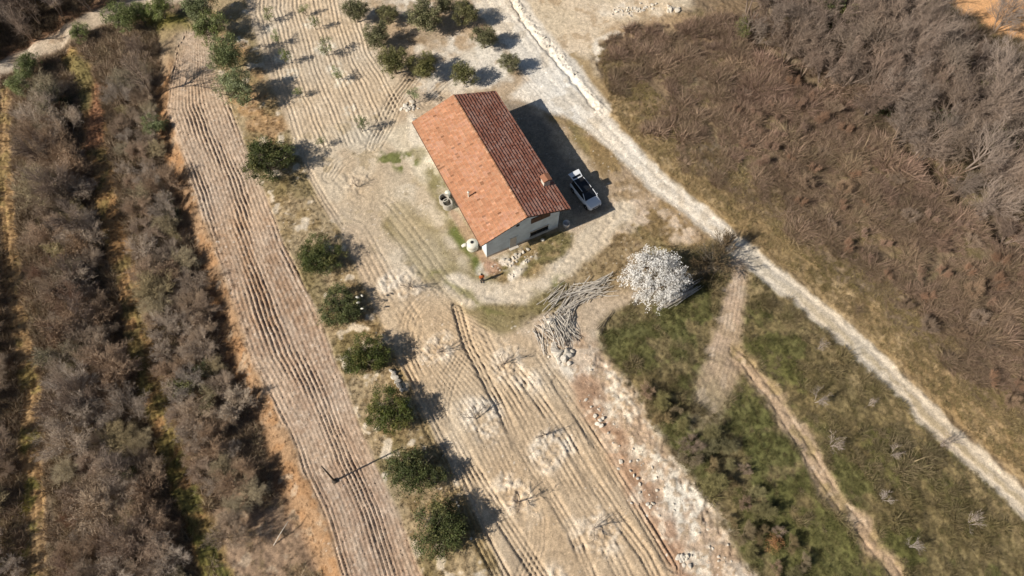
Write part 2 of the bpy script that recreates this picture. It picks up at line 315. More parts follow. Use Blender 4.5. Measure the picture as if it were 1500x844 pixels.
# chalk bank
cb = polymask([(785, 470), (835, 462), (878, 500), (898, 545), (940, 592), (972, 650), (1012, 710), (1058, 768), (1112, 860), (1010, 860), (965, 780), (925, 705), (885, 632), (848, 560), (812, 520)], .8, 1.1)
paint(cb * .9, (.47, .35, .25)); paint(cb * sstep(N_sm2 * .6 + N_sm * .5, .44, .6), (.70, .62, .50)); paint(cb * sstep(N_fi, .56, .68) * .8, (.40, .30, .20)); paint(cb * sstep(N_mid2, .54, .66) * .55, (.36, .24, .15))
rs = linemask([(850, 560), (885, 622), (910, 665), (945, 722), (975, 780), (1000, 840)], 1.1, .8, 1.4); paint(rs * .8, RED); paint(rs * sstep(N_sm, .58, .7), (.55, .44, .33))
Hh += cb * (.22 * (N_sm2 - .5) + .12 * (N_fi - .5))
# tyre tracks over everything soft
soft_ = np.clip(farm - road, 0, 1)
for args in [
    ([(432, 205), (446, 248), (472, 292), (500, 335), (517, 345)], [-.75, -.35, .1, .5], .12, .09),
    ([(482, 258), (495, 238), (522, 222), (550, 212), (566, 185), (580, 150), (608, 112)], [-.9, -.5, -.1, .35, .75], .12, .08),
    ([(545, 215), (566, 165), (580, 140), (612, 100)], [-.6, -.2, .3, .7], .11, .09),
    ([(625, 150), (645, 128), (664, 112)], [-.5, 0, .4, .8], .11, .09),
    ([(668, 450), (684, 505), (699, 532), (724, 582), (751, 637), (795, 708), (835, 775), (865, 844), (880, 880)], [-.3, .1, .55], .15, .20),
    ([(700, 490), (735, 560), (790, 640), (840, 720), (890, 800), (915, 850)], [-.5, -.1, .5, 1.0], .12, .07),
    ([(761, 545), (821, 627), (869, 705), (909, 762), (945, 810), (965, 850)], [-.5, -.1, .4], .14, .15),
    ([(815, 560), (869, 640), (902, 695), (940, 755), (985, 830)], [-.4, 0, .45], .13, .14),
    ([(790, 520), (850, 610), (900, 680), (950, 765), (990, 830)], [-.3, .2, .6, .9], .12, .08),
    ([(560, 490), (575, 520), (600, 562), (625, 617), (655, 675), (700, 783), (735, 850)], [-.5, -.1, .35, .8], .13, .18),
    ([(597, 490), (597, 525), (612, 555), (637, 600), (660, 633), (687, 683), (725, 743), (775, 820), (795, 850)], [-.55, -.15, .3, .7], .13, .18),
    ([(655, 420), (622, 442), (605, 462), (597, 490)], [-1.0, -.6, -.2, .2, .6], .12, .08),
    ([(674, 522), (654, 557), (645, 592), (647, 625)], [-.7, -.3, .1, .5, .9], .11, .08),
    ([(779, 735), (787, 762), (786, 800), (768, 850)], [-.8, -.4, 0, .4, .8], .11, .08),
    ([(505, 350), (530, 395), (555, 445), (580, 480)], [-.2, .4, .9, 1.5, 2.2, 2.8], .10, .06),
    ([(560, 300), (600, 350), (640, 405), (670, 440)], [-1.2, -.4, .5, 1.2], .12, .05),
    ([(690, 15), (740, 60), (790, 120), (850, 178)], [-1.3, -.9, .4, .9], .12, .04),
    ([(905, 300), (870, 345), (830, 392), (780, 418), (720, 430)], [-.7, .6], .2, .06)]:
    r_ = ruts(*args); Hh += r_ * soft_
# trench along the foot of the wood, added and painted dark for shade
gl, _ = linefield([(1110, 62), (1165, 98), (1205, 128), (1245, 156), (1300, 198), (1345, 234), (1400, 288), (1445, 324), (1495, 362), (1560, 400)])
gd = np.abs(gl + N_warp * 1.6 + N_warp2 * 1.2); shade_trench = (1 - sstep(gd, 1.0, 1.9)) * sstep(fbm(7, 77, 3), .26, .44)
Hh -= 2.0 * shade_trench; paint(shade_trench * .9, (.10, .075, .05))
# small relief and grain
grass_ = np.clip(1 - farm - of_ - nwr - road - nedirt - pa - pb, 0, 1)
dry = np.clip(verge + ey + mid + isl, 0, 1) * (1 - road)
Hh += grass_ * (.30 * (N_sm2 - .5) + .22 * (N_fi - .5)) + dry * (.10 * (N_fi - .5) + .06 * (N_sm - .5)) + .075 * (N_fi2 - .5) * (1 - .5 * road) + farm * .04 * (N_fi - .5)
grain = (.72 + .56 * fbm(.26, 81, 2, .9)) * (.86 + .28 * fbm(.9, 82, 3, .8))
Ccol *= grain[..., None]
Ccol *= (1 + (fbm(6, 83, 2)[..., None] - .5) * C3((.10, 0, -.14)))
spk = sstep(vn(.16, 91), .90, .97) * sstep(vn(1.5, 92), .4, .7) * np.clip(farm + cb + nedirt, 0, 1)
paint(spk * .75, (.68, .61, .52))
Hh = Hh.astype(np.float32)
open_ = np.clip(shade_trench * .9 + farm + of_ + nwr + road + nedirt + pa + pb + cb + p1 + p2 + apron, 0, 1)

def gz(x, y):
    ix = np.clip(np.searchsorted(xs, np.asarray(x)) - 1, 0, NX - 2); iy = np.clip(np.searchsorted(ys, np.asarray(y)) - 1, 0, NY - 2)
    tx = np.clip((x - xs[ix]) / (xs[ix + 1] - xs[ix]), 0, 1); ty = np.clip((y - ys[iy]) / (ys[iy + 1] - ys[iy]), 0, 1)
    return Hh[iy, ix] * (1 - tx) * (1 - ty) + Hh[iy, ix + 1] * tx * (1 - ty) + Hh[iy + 1, ix] * (1 - tx) * ty + Hh[iy + 1, ix + 1] * tx * ty
def gmask(M, x, y):
    ix = np.clip(np.searchsorted(xs, x), 0, NX - 1); iy = np.clip(np.searchsorted(ys, y), 0, NY - 1); return M[iy, ix]

# ------------------------------------------------------------------ materials
def material(name, base=(.5, .5, .5), rough=.8, attr=None, vary=0.0, bump=None, spec=.3, noise=None, metal=0.0, transl=0.0, coat=0.0):
    m = bpy.data.materials.new(name); m.use_nodes = True
    nt = m.node_tree; N = nt.nodes; L = nt.links; b = N['Principled BSDF']
    b.inputs['Roughness'].default_value = rough; b.inputs['Metallic'].default_value = metal
    b.inputs['Specular IOR Level'].default_value = spec; b.inputs['Coat Weight'].default_value = coat
    if attr:
        a = N.new('ShaderNodeAttribute'); a.attribute_name = attr; col = a.outputs['Color']
    else:
        a = N.new('ShaderNodeRGB'); a.outputs[0].default_value = (*base, 1); col = a.outputs[0]
    tc = N.new('ShaderNodeTexCoord')
    if noise:
        sc, lo, hi = noise
        n = N.new('ShaderNodeTexNoise'); n.inputs['Scale'].default_value = sc; n.inputs['Detail'].default_value = 4; n.inputs['Roughness'].default_value = .65
        L.new(tc.outputs['Object'], n.inputs['Vector'])
        r = N.new('ShaderNodeMapRange'); r.inputs[1].default_value = .3; r.inputs[2].default_value = .7; r.inputs[3].default_value = lo; r.inputs[4].default_value = hi
        L.new(n.outputs[0], r.inputs[0])
        x = N.new('ShaderNodeVectorMath'); x.operation = 'SCALE'; L.new(col, x.inputs[0]); L.new(r.outputs[0], x.inputs['Scale']); col = x.outputs[0]
    if vary:
        o = N.new('ShaderNodeObjectInfo')
        r = N.new('ShaderNodeMapRange'); r.inputs[3].default_value = 1 - vary; r.inputs[4].default_value = 1 + vary; L.new(o.outputs['Random'], r.inputs[0])
        hs = N.new('ShaderNodeHueSaturation'); L.new(r.outputs[0], hs.inputs['Value']); L.new(col, hs.inputs['Color'])
        r2 = N.new('ShaderNodeMath'); r2.operation = 'MULTIPLY_ADD'; r2.inputs[1].default_value = 7.3; r2.inputs[2].default_value = 0; L.new(o.outputs['Random'], r2.inputs[0])
        fr = N.new('ShaderNodeMath'); fr.operation = 'FRACT'; L.new(r2.outputs[0], fr.inputs[0])
        r3 = N.new('ShaderNodeMapRange'); r3.inputs[3].default_value = .85; r3.inputs[4].default_value = 1.12; L.new(fr.outputs[0], r3.inputs[0]); L.new(r3.outputs[0], hs.inputs['Saturation'])
        col = hs.outputs[0]
    L.new(col, b.inputs['Base Color'])
    if bump:
        sc, st, dist = bump
        n = N.new('ShaderNodeTexNoise'); n.inputs['Scale'].default_value = sc; n.inputs['Detail'].default_value = 6; n.inputs['Roughness'].default_value = .7
        L.new(tc.outputs['Object'], n.inputs['Vector'])
        bm = N.new('ShaderNodeBump'); bm.inputs['Strength'].default_value = st; bm.inputs['Distance'].default_value = dist
        L.new(n.outputs[0], bm.inputs['Height']); L.new(bm.outputs[0], b.inputs['Normal'])
    if transl:
        t = N.new('ShaderNodeBsdfTranslucent'); L.new(col, t.inputs['Color']); mx = N.new('ShaderNodeMixShader'); mx.inputs[0].default_value = transl
        L.new(b.outputs[0], mx.inputs[1]); L.new(t.outputs[0], mx.inputs[2]); L.new(mx.outputs[0], N['Material Output'].inputs[0])
    return m
M_ground = material('soil', attr='col', rough=.95, spec=.05, noise=(7.0, .72, 1.28), bump=(5.0, .55, .07))
M_brush = material('dry_brush', attr='col', rough=.85, spec=.1)
M_twig = material('bare_twigs', attr='col', rough=.85, spec=.1, vary=.22)
M_leaf = material('leaves', attr='col', rough=.6, spec=.25, vary=.15, transl=.15)
M_bark = material('bark', (.20, .165, .13), .9, noise=(9, .7, 1.3), spec=.1, vary=.15)
M_white = material('petals', (.92, .90, .86), .7, spec=.1, transl=.35)
M_rock = material('limestone', (.60, .54, .45), .9, noise=(4, .75, 1.15), bump=(6, .5, .05), spec=.1, vary=.12)
M_pole = material('weathered_wood', (.52, .47, .40), .85, noise=(5, .7, 1.25), spec=.1, vary=.28)
M_dpole = material('dark_wood', (.09, .075, .06), .8, noise=(6, .7, 1.3), spec=.1)
M_tile = material('roof_tile', attr='col', rough=.85, noise=(12, .82, 1.18), bump=(25, .3, .01), spec=.1)
M_plaster = material('plaster', (.62, .70, .73), .9, noise=(.9, .74, 1.05), spec=.1)  # whitish wall, tinted blue to stand in for skylight
M_stain = material('stained_plaster', (.55, .50, .42), .9, noise=(3, .8, 1.1), spec=.1)
M_conc = material('concrete', (.42, .38, .32), .9, noise=(5, .75, 1.15), bump=(14, .4, .02), spec=.1)
M_dark = material('dark_void', (.02, .02, .022), .6, spec=.2)
M_brown = material('brown_wood', (.10, .055, .035), .7, noise=(8, .7, 1.3))
M_plast = material('white_plastic', (.62, .59, .50), .45, noise=(2, .9, 1.05))
M_metal = material('grey_metal', (.62, .60, .57), .45, metal=.6)
M_paint = material('white_car_paint', (.74, .76, .78), .25, spec=.5, coat=.7)
M_glass = material('dark_glass', (.012, .014, .017), .06, spec=.6)
M_black = material('black_trim', (.015, .015, .017), .35, spec=.4)
M_rubber = material('rubber', (.02, .02, .02), .8)
M_chrome = material('silver_metal', (.75, .76, .78), .25, metal=.9)
M_lamp = material('lamp_lens', (.65, .70, .75), .1, spec=.7)
M_red = material('red_lens', (.35, .02, .02), .2)
M_skin = material('skin', (.45, .27, .19), .6)
M_hair = material('hair', (.02, .015, .012), .6)
M_orange = material('orange_cloth', (.55, .15, .04), .8, noise=(9, .8, 1.15))
M_navy = material('dark_cloth', (.025, .028, .04), .85)

# ------------------------------------------------------------------ mesh helpers
def mk(name, V, quads=None, tris=None, col=None, mat=None, smooth=False, parent=None, polys=None, link=True):
    V = np.asarray(V, np.float32).reshape(-1, 3)
    lp, st, n = [], [], 0
    for F in (quads, tris):
        if F is not None and len(F):
            F = np.asarray(F, np.int32); k = F.shape[1]
            lp.append(F.ravel()); st.append(n + np.arange(len(F), dtype=np.int32) * k); n += F.size
    if polys:
        for f in polys: lp.append(np.array(f, np.int32)); st.append(np.array([n], np.int32)); n += len(f)
    lp = np.concatenate(lp); st = np.concatenate(st)
    me = bpy.data.meshes.new(name)
    me.vertices.add(len(V)); me.vertices.foreach_set('co', V.ravel())
    me.loops.add(len(lp)); me.loops.foreach_set('vertex_index', lp)
    me.polygons.add(len(st)); me.polygons.foreach_set('loop_start', st)
    me.polygons.foreach_set('use_smooth', np.full(len(st), bool(smooth)))
    if col is not None:
        c = np.asarray(col, np.float32)
        if c.ndim == 1: c = np.tile(c, (len(V), 1))
        a = me.color_attributes.new('col', 'FLOAT_COLOR', 'POINT')
        a.data.foreach_set('color', np.concatenate([c, np.ones((len(V), 1), np.float32)], 1).ravel())
    me.update(calc_edges=True)
    if mat: me.materials.append(mat)
    o = bpy.data.objects.new(name, me)
    if link: COL.objects.link(o)
    if parent: o.parent = parent
    return o
def tag(o, label=None, cat=None, group=None, kind=None):
    for k, v in (('label', label), ('category', cat), ('group', group), ('kind', kind)):
        if v: o[k] = v
    return o
def empty(name, loc, rz=0.0, label=None, cat=None, group=None, sc=1.0):
    o = bpy.data.objects.new(name, None); COL.objects.link(o); o.location = loc; o.rotation_euler = (0, 0, rz); o.scale = (sc,) * 3
    o.empty_display_size = .3
    return tag(o, label, cat, group)
def copy_tree(o, parent=None):
    c = o.copy(); COL.objects.link(c); c.parent = parent
    for ch in list(o.children): copy_tree(ch, c)
    return c

class MB:
    """collects polygons of one mesh"""
    def __init__(s): s.V = []; s.F = []; s.C = []
    def add(s, V, F, c=None):
        n = len(s.V); s.V += [tuple(v) for v in V]; s.F += [[i + n for i in f] for f in F]
        s.C += [c if c else (.5, .5, .5)] * len(V)
    def box(s, a, b, c=None, ax=None):
        x0, y0, z0 = a; x1, y1, z1 = b
        s.add([(x0, y0, z0), (x1, y0, z0), (x1, y1, z0), (x0, y1, z0), (x0, y0, z1), (x1, y0, z1), (x1, y1, z1), (x0, y1, z1)],
              [(0, 3, 2, 1), (4, 5, 6, 7), (0, 1, 5, 4), (1, 2, 6, 5), (2, 3, 7, 6), (3, 0, 4, 7)], c)
    def lathe(s, prof, n=20, c=(0, 0, 0), col=None, caps=True):
        V = []; F = []
        for r, z in prof:
            for k in range(n):
                a = 2 * PI * k / n; V.append((c[0] + r * math.cos(a), c[1] + r * math.sin(a), c[2] + z))
        for i in range(len(prof) - 1):
            for k in range(n): F.append((i * n + k, i * n + (k + 1) % n, (i + 1) * n + (k + 1) % n, (i + 1) * n + k))
        if caps: F.append(tuple(range(n))[::-1]); F.append(tuple((len(prof) - 1) * n + k for k in range(n)))
        s.add(V, F, col)
    def tube(s, P, R, n=6, col=None):
        P = [Vector(p) for p in P]; V = []; F = []
        for i, p in enumerate(P):
            t = (P[min(i + 1, len(P) - 1)] - P[max(i - 1, 0)]).normalized()
            a = t.orthogonal().normalized() if i == 0 else (a - t * a.dot(t)).normalized()
            b = t.cross(a)
            for k in range(n):
                q = 2 * PI * k / n; V.append(p + (a * math.cos(q) + b * math.sin(q)) * R[i])
        for i in range(len(P) - 1):
            for k in range(n): F.append((i * n + k, i * n + (k + 1) % n, (i + 1) * n + (k + 1) % n, (i + 1) * n + k))
        F.append(tuple(range(n))[::-1]); F.append(tuple((len(P) - 1) * n + k for k in range(n)))
        s.add(V, F, col)
    def build(s, name, mat, parent=None, smooth=False, bevel=0, link=True):
        o = mk(name, s.V, polys=s.F, mat=mat, smooth=smooth, parent=parent, link=link)
        if bevel:
            m = o.modifiers.new('bevel', 'BEVEL'); m.width = bevel; m.segments = 2; m.limit_method = 'ANGLE'
        return o

# ------------------------------------------------------------------ ground, split into the setting's pieces along soft borders
zone = np.zeros((NY, NX), np.int8)
zone[lf > .5] = 3; zone[uf > .5] = 3; zone[plough > .5] = 2; zone[(lp > .5) & (road < .5)] = 4; zone[of_ > .5] = 5; zone[(p1 > .5) | (p2 > .5)] = 4; zone[nwr > .5] = 1; zone[road > .5] = 1
zone[pb > .5] = 4
fz = zone[:-1, :-1]
ii = np.arange(NX * NY, dtype=np.int32).reshape(NY, NX)
Q = np.stack([ii[:-1, :-1], ii[:-1, 1:], ii[1:, 1:], ii[1:, :-1]], -1)
XX, YY = np.meshgrid(xs, ys)
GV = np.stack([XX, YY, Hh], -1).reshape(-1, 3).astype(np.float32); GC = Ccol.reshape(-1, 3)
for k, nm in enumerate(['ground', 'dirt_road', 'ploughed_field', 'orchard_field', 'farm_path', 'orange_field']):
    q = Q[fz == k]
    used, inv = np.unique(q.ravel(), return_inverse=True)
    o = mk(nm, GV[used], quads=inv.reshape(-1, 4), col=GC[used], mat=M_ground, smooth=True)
    tag(o, kind='structure')
del GV, Q, ii

# ------------------------------------------------------------------ plants
def unit(v): return v / (np.linalg.norm(v, axis=-1, keepdims=True) + 1e-9)
def randunit(n): return unit(rng.normal(size=(n, 3)))

def grow(nstem, H, spread, kids, lens, wander, upb, hook=.0):
    """levels of curved branches: list of dicts p0,d,L,bend"""
    lv = []
    a = rng.random(nstem) * 2 * PI; tilt = (rng.random(nstem) * .6 + .4) * spread if nstem > 1 else np.array([spread * .25])
    d = np.stack([np.cos(a) * tilt, np.sin(a) * tilt, np.ones(nstem)], 1)
    p0 = np.stack([np.cos(a) * .12 * (nstem > 1), np.sin(a) * .12 * (nstem > 1), np.zeros(nstem) - .15], 1)
    lv.append(dict(p0=p0, d=unit(d), L=H * lens[0] * (.8 + .4 * rng.random(nstem)), b=rng.normal(size=(nstem, 3)) * .12))
    for k, ln, wd, ub in zip(kids, lens[1:], wander, upb):
        P = lv[-1]; n = len(P['L']); idx = np.repeat(np.arange(n), k)
        tlo = .3 if len(lv) == 1 else .15
        t = tlo + (1 - tlo) * (np.tile(np.arange(k), n) + rng.random(n * k)) / k
        pt = P['p0'][idx] + (P['d'][idx] * t[:, None] + P['b'][idx] * (t ** 2)[:, None]) * P['L'][idx][:, None]
        tg = unit(P['d'][idx] + 2 * P['b'][idx] * t[:, None])
        rad = pt.copy(); rad[:, 2] = 0; rad = unit(rad + rng.normal(size=rad.shape) * .15)
        d = unit(tg * .75 + randunit(n * k) * wd + np.array([0, 0, ub]) + rad * .35)
        L = H * ln * (.55 + .8 * rng.random(n * k)) * (1.15 - .45 * t)
        lv.append(dict(p0=pt, d=d, L=L, b=rng.normal(size=(n * k, 3)) * .08 + np.array([0, 0, .07])))
    return lv
def ptat(P, t): return P['p0'] + (P['d'] * t + P['b'] * t * t) * P['L'][:, None]
def tubes_np(P, r0, r1, nside=4, nseg=3):
    n = len(P['L']); Vs = []
    a = unit(np.cross(P['d'], np.array([.31, .77, .55]))); b = np.cross(P['d'], a)
    for s in range(nseg + 1):
        t = s / nseg; c = ptat(P, t); r = r0 + (r1 - r0) * t
        r = r * np.ones(n)
        for k in range(nside):
            q = 2 * PI * k / nside; Vs.append(c + (a * math.cos(q) + b * math.sin(q)) * r[:, None])
    V = np.stack(Vs, 1).reshape(-1, 3)
    m = (nseg + 1) * nside; F = []
    for s in range(nseg):
        for k in range(nside): F.append((s * nside + k, s * nside + (k + 1) % nside, (s + 1) * nside + (k + 1) % nside, (s + 1) * nside + k))
    F = np.array(F)[None] + (np.arange(n) * m)[:, None, None]
    return V, F.reshape(-1, 4)
def blades_np(P, w, two=True):
    n = len(P['L']); side = unit(np.cross(P['d'], randunit(n))) * (w * (.7 + .6 * rng.random(n)))[:, None] * .5
    if two:
        m = ptat(P, .5)
        V = np.stack([P['p0'] - side, P['p0'] + side, m + side * .75, m - side * .75, ptat(P, 1.0)], 1).reshape(-1, 3)
        o = (np.arange(n) * 5)[:, None]
        return V, o + np.array([0, 1, 2, 3]), o + np.array([3, 2, 4])
    V = np.stack([P['p0'] - side, P['p0'] + side, ptat(P, 1.0)], 1).reshape(-1, 3)
    return V, None, (np.arange(n) * 3)[:, None] + np.array([0, 1, 2])
class Acc:
    def __init__(s): s.V = []; s.Q = []; s.T = []; s.C = []; s.n = 0
    def add(s, V, Q, T, C):
        s.V.append(V); s.C.append(np.broadcast_to(np.asarray(C, float), (len(V), 3)))
        if Q is not None: s.Q.append(Q + s.n)
        if T is not None: s.T.append(T + s.n)
        s.n += len(V)
    def mesh(s, name, mat, parent=None, smooth=False, link=True):
        return mk(name, np.concatenate(s.V), quads=np.concatenate(s.Q) if s.Q else None, tris=np.concatenate(s.T) if s.T else None, col=np.concatenate(s.C), mat=mat, parent=parent, smooth=smooth, link=link)

def bare_plant(name, H, nstem, spread, kids, lens, tw, wander=(.8, .8, .9, 1.0), upb=(.45, .35, .25, .2), col=(.30, .25, .205), tip=(.33, .26, .22), trunkr=.10, squash=None, ivy=0):
    root = empty(name, (0, 0, 0))
    lv = grow(nstem, H, spread, kids, lens, wander, upb)
    A = Acc()
    V, F = tubes_np(lv[0], trunkr, trunkr * .45, 6, 4); A.add(V, F, None, np.array(col) * 1.15)
    V, F = tubes_np(lv[1], trunkr * .5, trunkr * .2, 4, 3); A.add(V, F, None, np.array(col) * 1.1)
    A.mesh('trunk', M_twig, root)
    B = Acc()
    V, F = tubes_np(lv[2], trunkr * .25, trunkr * .1, 3, 2); B.add(V, F, None, col)
    for i in range(3, len(lv)):
        f = (i - 2) / (len(lv) - 2); n = len(lv[i]['L'])
        c = (np.array(col) * (1 - f) + np.array(tip) * f)[None] * (.75 + .5 * rng.random((n, 1)))
        V, q, t = blades_np(lv[i], tw * (1.0 if i == 3 else .7), True)
        B.add(V, q, t, np.repeat(c, 5, 0))
    if ivy:
        P = lv[3]; k = rng.choice(len(P['L']), ivy); p = ptat(P, rng.random((len(P['L']), 1)))[k] + rng.normal(size=(ivy, 3)) * .15
        V, t = leaf_np(p, .13, .09); B.add(V, None, t, np.repeat(np.array((.085, .10, .03))[None] * (.7 + .7 * rng.random((ivy, 1))), 3, 0))
    B.mesh('crown', M_twig, root)
    return root
def leaf_np(p, l, w, nrm=None):
    n = len(p); d = randunit(n); s = unit(np.cross(d, randunit(n)))
    l = l * (.7 + .6 * rng.random((n, 1))); w = w * (.7 + .6 * rng.random((n, 1)))
    V = np.stack([p - d * l * .5 - s * w * .5, p - d * l * .5 + s * w * .5, p + d * l * .6], 1).reshape(-1, 3)
    return V, (np.arange(n) * 3)[:, None] + np.array([0, 1, 2])

def leafy_plant(name, R, H, nclump, nleaf, cols, leaf=(.17, .085), clump=.5, lumps=6, bare=.25, gaps=.0, trunkr=.16, twigs=True, zlow=.28):
    """R crown half-width, H height; leaves in clumps on limbs"""
    root = empty(name, (0, 0, 0))
    lo = unit(rng.normal(size=(lumps, 3)) * np.array([1, 1, .55])); lo[:, 2] = np.abs(lo[:, 2]) * .9 - .1
    lob_c = lo * np.array([R, R, H * .42]) * .52 + np.array([0, 0, H * .56]); lob_r = R * (.42 + .22 * rng.random(lumps))
    k = rng.integers(0, lumps, nclump)
    d = unit(rng.normal(size=(nclump, 3))); rr = (.55 + .5 * rng.random(nclump) ** .6)
    cc = lob_c[k] + d * (lob_r[k] * rr)[:, None] * np.array([1, 1, .85])
    cc[:, 2] = np.maximum(cc[:, 2], H * zlow * (.6 + .6 * rng.random(nclump)))
    A = Acc()
    nl = 5; P0 = np.zeros((nl, 3)); az = np.arange(nl) * 2 * PI / nl + rng.random(nl)
    tr = dict(p0=np.array([[0, 0, -.2]]), d=unit(np.array([[.05, .03, 1.]])), L=np.array([H * .34]), b=np.array([[.05, .05, 0]]))
    V, F = tubes_np(tr, trunkr, trunkr * .75, 8, 3); A.add(V, F, None, (.16, .13, .10))
    top = ptat(tr, .85)
    lim = dict(p0=np.repeat(top, nl, 0), d=unit(np.stack([np.cos(az), np.sin(az), .9 + 0 * az], 1)), L=np.full(nl, R * .85), b=rng.normal(size=(nl, 3)) * .15)
    V, F = tubes_np(lim, trunkr * .5, trunkr * .15, 5, 3); A.add(V, F, None, (.16, .13, .10))
    A.mesh('trunk', M_bark, root)
    B = Acc()
    if twigs:
        src = ptat(lim, .6)[rng.integers(0, nl, nclump)]; v = cc - src
        tw = dict(p0=src, d=unit(v), L=np.linalg.norm(v, axis=1), b=rng.normal(size=v.shape) * .06)
        V, F = tubes_np(tw, .025, .01, 3, 2); B.add(V, F, None, (.15, .12, .085))
    kk = np.repeat(np.arange(nclump), nleaf)
    p = cc[kk] + rng.normal(size=(len(kk), 3)) * clump * np.array([.5, .5, .42]) * (.7 + .6 * rng.random(nclump))[kk][:, None]
    V, t = leaf_np(p, *leaf)
    cidx = rng.integers(0, len(cols), nclump)[kk]
    c = np.array(cols)[cidx] * (.72 + .56 * rng.random((nclump, 1)))[kk] * (.75 + .5 * rng.random((len(kk), 1)))
    B.add(V, None, t, np.repeat(c, 3, 0))
    B.mesh('crown', M_leaf, root)
    return root

def norm(root, Ht, R):
    """scale a plant's meshes to height Ht and crown half-width R"""
    co = []
    for o in root.children:
        a = np.zeros(len(o.data.vertices) * 3, np.float32); o.data.vertices.foreach_get('co', a); co.append(a.reshape(-1, 3))
    A = [c for o, c in zip(root.children, co) if o.name.split('.')[0] in ('crown', 'blossom')][0]; r = np.percentile(np.hypot(A[:, 0], A[:, 1]), 97); h = np.percentile(A[:, 2], 99.5)
    c = (np.percentile(A[:, :2], 3, axis=0) + np.percentile(A[:, :2], 97, axis=0)) / 2; r = np.percentile(np.hypot(A[:, 0] - c[0], A[:, 1] - c[1]), 97)
    for o, a in zip(root.children, co):
        a[:, :2] -= c * np.clip(a[:, 2:3] / (h * .5), 0, 1); a[:, :2] *= R / r; a[:, 2] *= Ht / h; o.data.vertices.foreach_set('co', a.ravel()); o.data.update()
    return root
protos = []
def hide_proto(o): protos.append(o); return o
def kill(o):
    for ch in list(o.children): kill(ch)
    bpy.data.objects.remove(o, do_unlink=True)
def place(proto, name, x, y, sc, rz, label, cat, group=None, dz=0.0, sq=1.0):
    c = copy_tree(proto); c.name = name
    c.location = (x, y, float(gz(x, y)) + dz); c.rotation_euler = (0, 0, rz); c.scale = (sc, sc, sc * sq)
    return tag(c, label, cat, group)

GRN_D = [(.086, .104, .03), (.104, .120, .036), (.066, .078, .024), (.150, .145, .048)]
GRN_M = [(.20, .19, .08), (.165, .165, .066), (.23, .215, .10), (.13, .13, .055)]
GRN_G = [(.225, .255, .10), (.18, .21, .078), (.275, .30, .145), (.145, .165, .058)]
dark_v = [hide_proto(norm(leafy_plant('olive_tree', 3.0, 3.7, n_, 64, GRN_D, lumps=l_, leaf=(.19, .10), clump=.5), h_, 3.0)) for n_, l_, h_ in ((190, 9, 3.4), (165, 6, 3.1), (200, 11, 3.6), (150, 5, 3.3), (180, 8, 3.0))]
mid_v = [hide_proto(norm(leafy_plant('olive_tree', 2.1, 3.6, 120, 64, GRN_M, lumps=7, clump=.42, leaf=(.16, .085)), 3.9, 2.15)) for _ in range(3)]
grey_v = [hide_proto(norm(leafy_plant('olive_tree', 2.6, 4.3, 135, 64, GRN_G, lumps=7, clump=.5, leaf=(.17, .085)), 4.6, 2.7)) for _ in range(3)]
sap_v = [hide_proto(leafy_plant('olive_sapling', .75, 2.2, 15, 34, GRN_G, lumps=3, clump=.3, leaf=(.13, .06), trunkr=.05)) for _ in range(3)]

ROW = [(465, 369, 37, 'wide spreading dark olive tree at the top of the dark row', 1.0, .8),
       (497, 446, 36, 'dark round olive tree with white sacks caught on its shaded side', 0, .9),
       (533, 518, 36, 'dark olive tree with two lobes just above the white stone slabs', 1, .9),
       (569, 600, 37, 'dark round olive tree just below the white stone slabs', 2, .95),
       (607, 688, 40, 'large dark olive tree beside the tip of the leaning pole\'s shadow', 0, .95),
       (643, 775, 40, 'dark olive tree at the lower end of the row, white stones in its shadow', 2, .95)]
for i, (px, py, r, lab, v, sq) in enumerate(ROW):
    x, y = up(px, py, 1.9)
    place(dark_v[i % 5], 'olive_tree', x, y, r / 13.0 / 3.0 * .86, rng.random() * 6, lab, 'olive tree', 'dark olive trees in a row beside the ploughed strip', sq=sq)
x, y = up(392, 231, 2.1); place(dark_v[0], 'olive_tree', x, y, .98, 2.1, 'dark olive tree standing alone between the ploughed strip and the upper field', 'olive tree')
UP = [(345, 134, 30, grey_v[0], 'grey-green olive tree beside the ploughed strip, lowest of the four along its top'), (332, 83, 31, grey_v[1], 'grey-green olive tree shading the furrowed strip, second of four beside its top'),
      (308, 40, 26, grey_v[2], 'grey-green olive tree with a long black shadow beside the upper field'), (296, 12, 28, grey_v[0], 'grey-green olive tree at the top edge above the furrowed strip'),
      (180, 28, 28, grey_v[1], 'silvery olive tree covering part of the lane at upper left'), (203, 14, 20, grey_v[2], 'darker olive tree crowded against the lane at the top'), (232, 8, 20, grey_v[1], 'pale silvery olive tree at the top edge beside the lane'),
      (112, 39, 16, grey_v[2], 'small round silvery olive tree at the side of the pale lane'), (37, 92, 20, grey_v[1], 'green olive tree at the lane bend, upper one of the left edge group'), (28, 118, 20, grey_v[0], 'green olive tree at the far left edge, below its twin by the lane'),
      (222, 177, 17, grey_v[2], 'small grey-green olive tree at the foot of the big bare tree')]
for px, py, r, v, lab in UP:
    x, y = up(px, py, 2.2); place(v, 'olive_tree', x, y, r / 10.6 / 2.6 * .88, rng.random() * 6, lab, 'olive tree', 'grey-green olive trees at upper left')
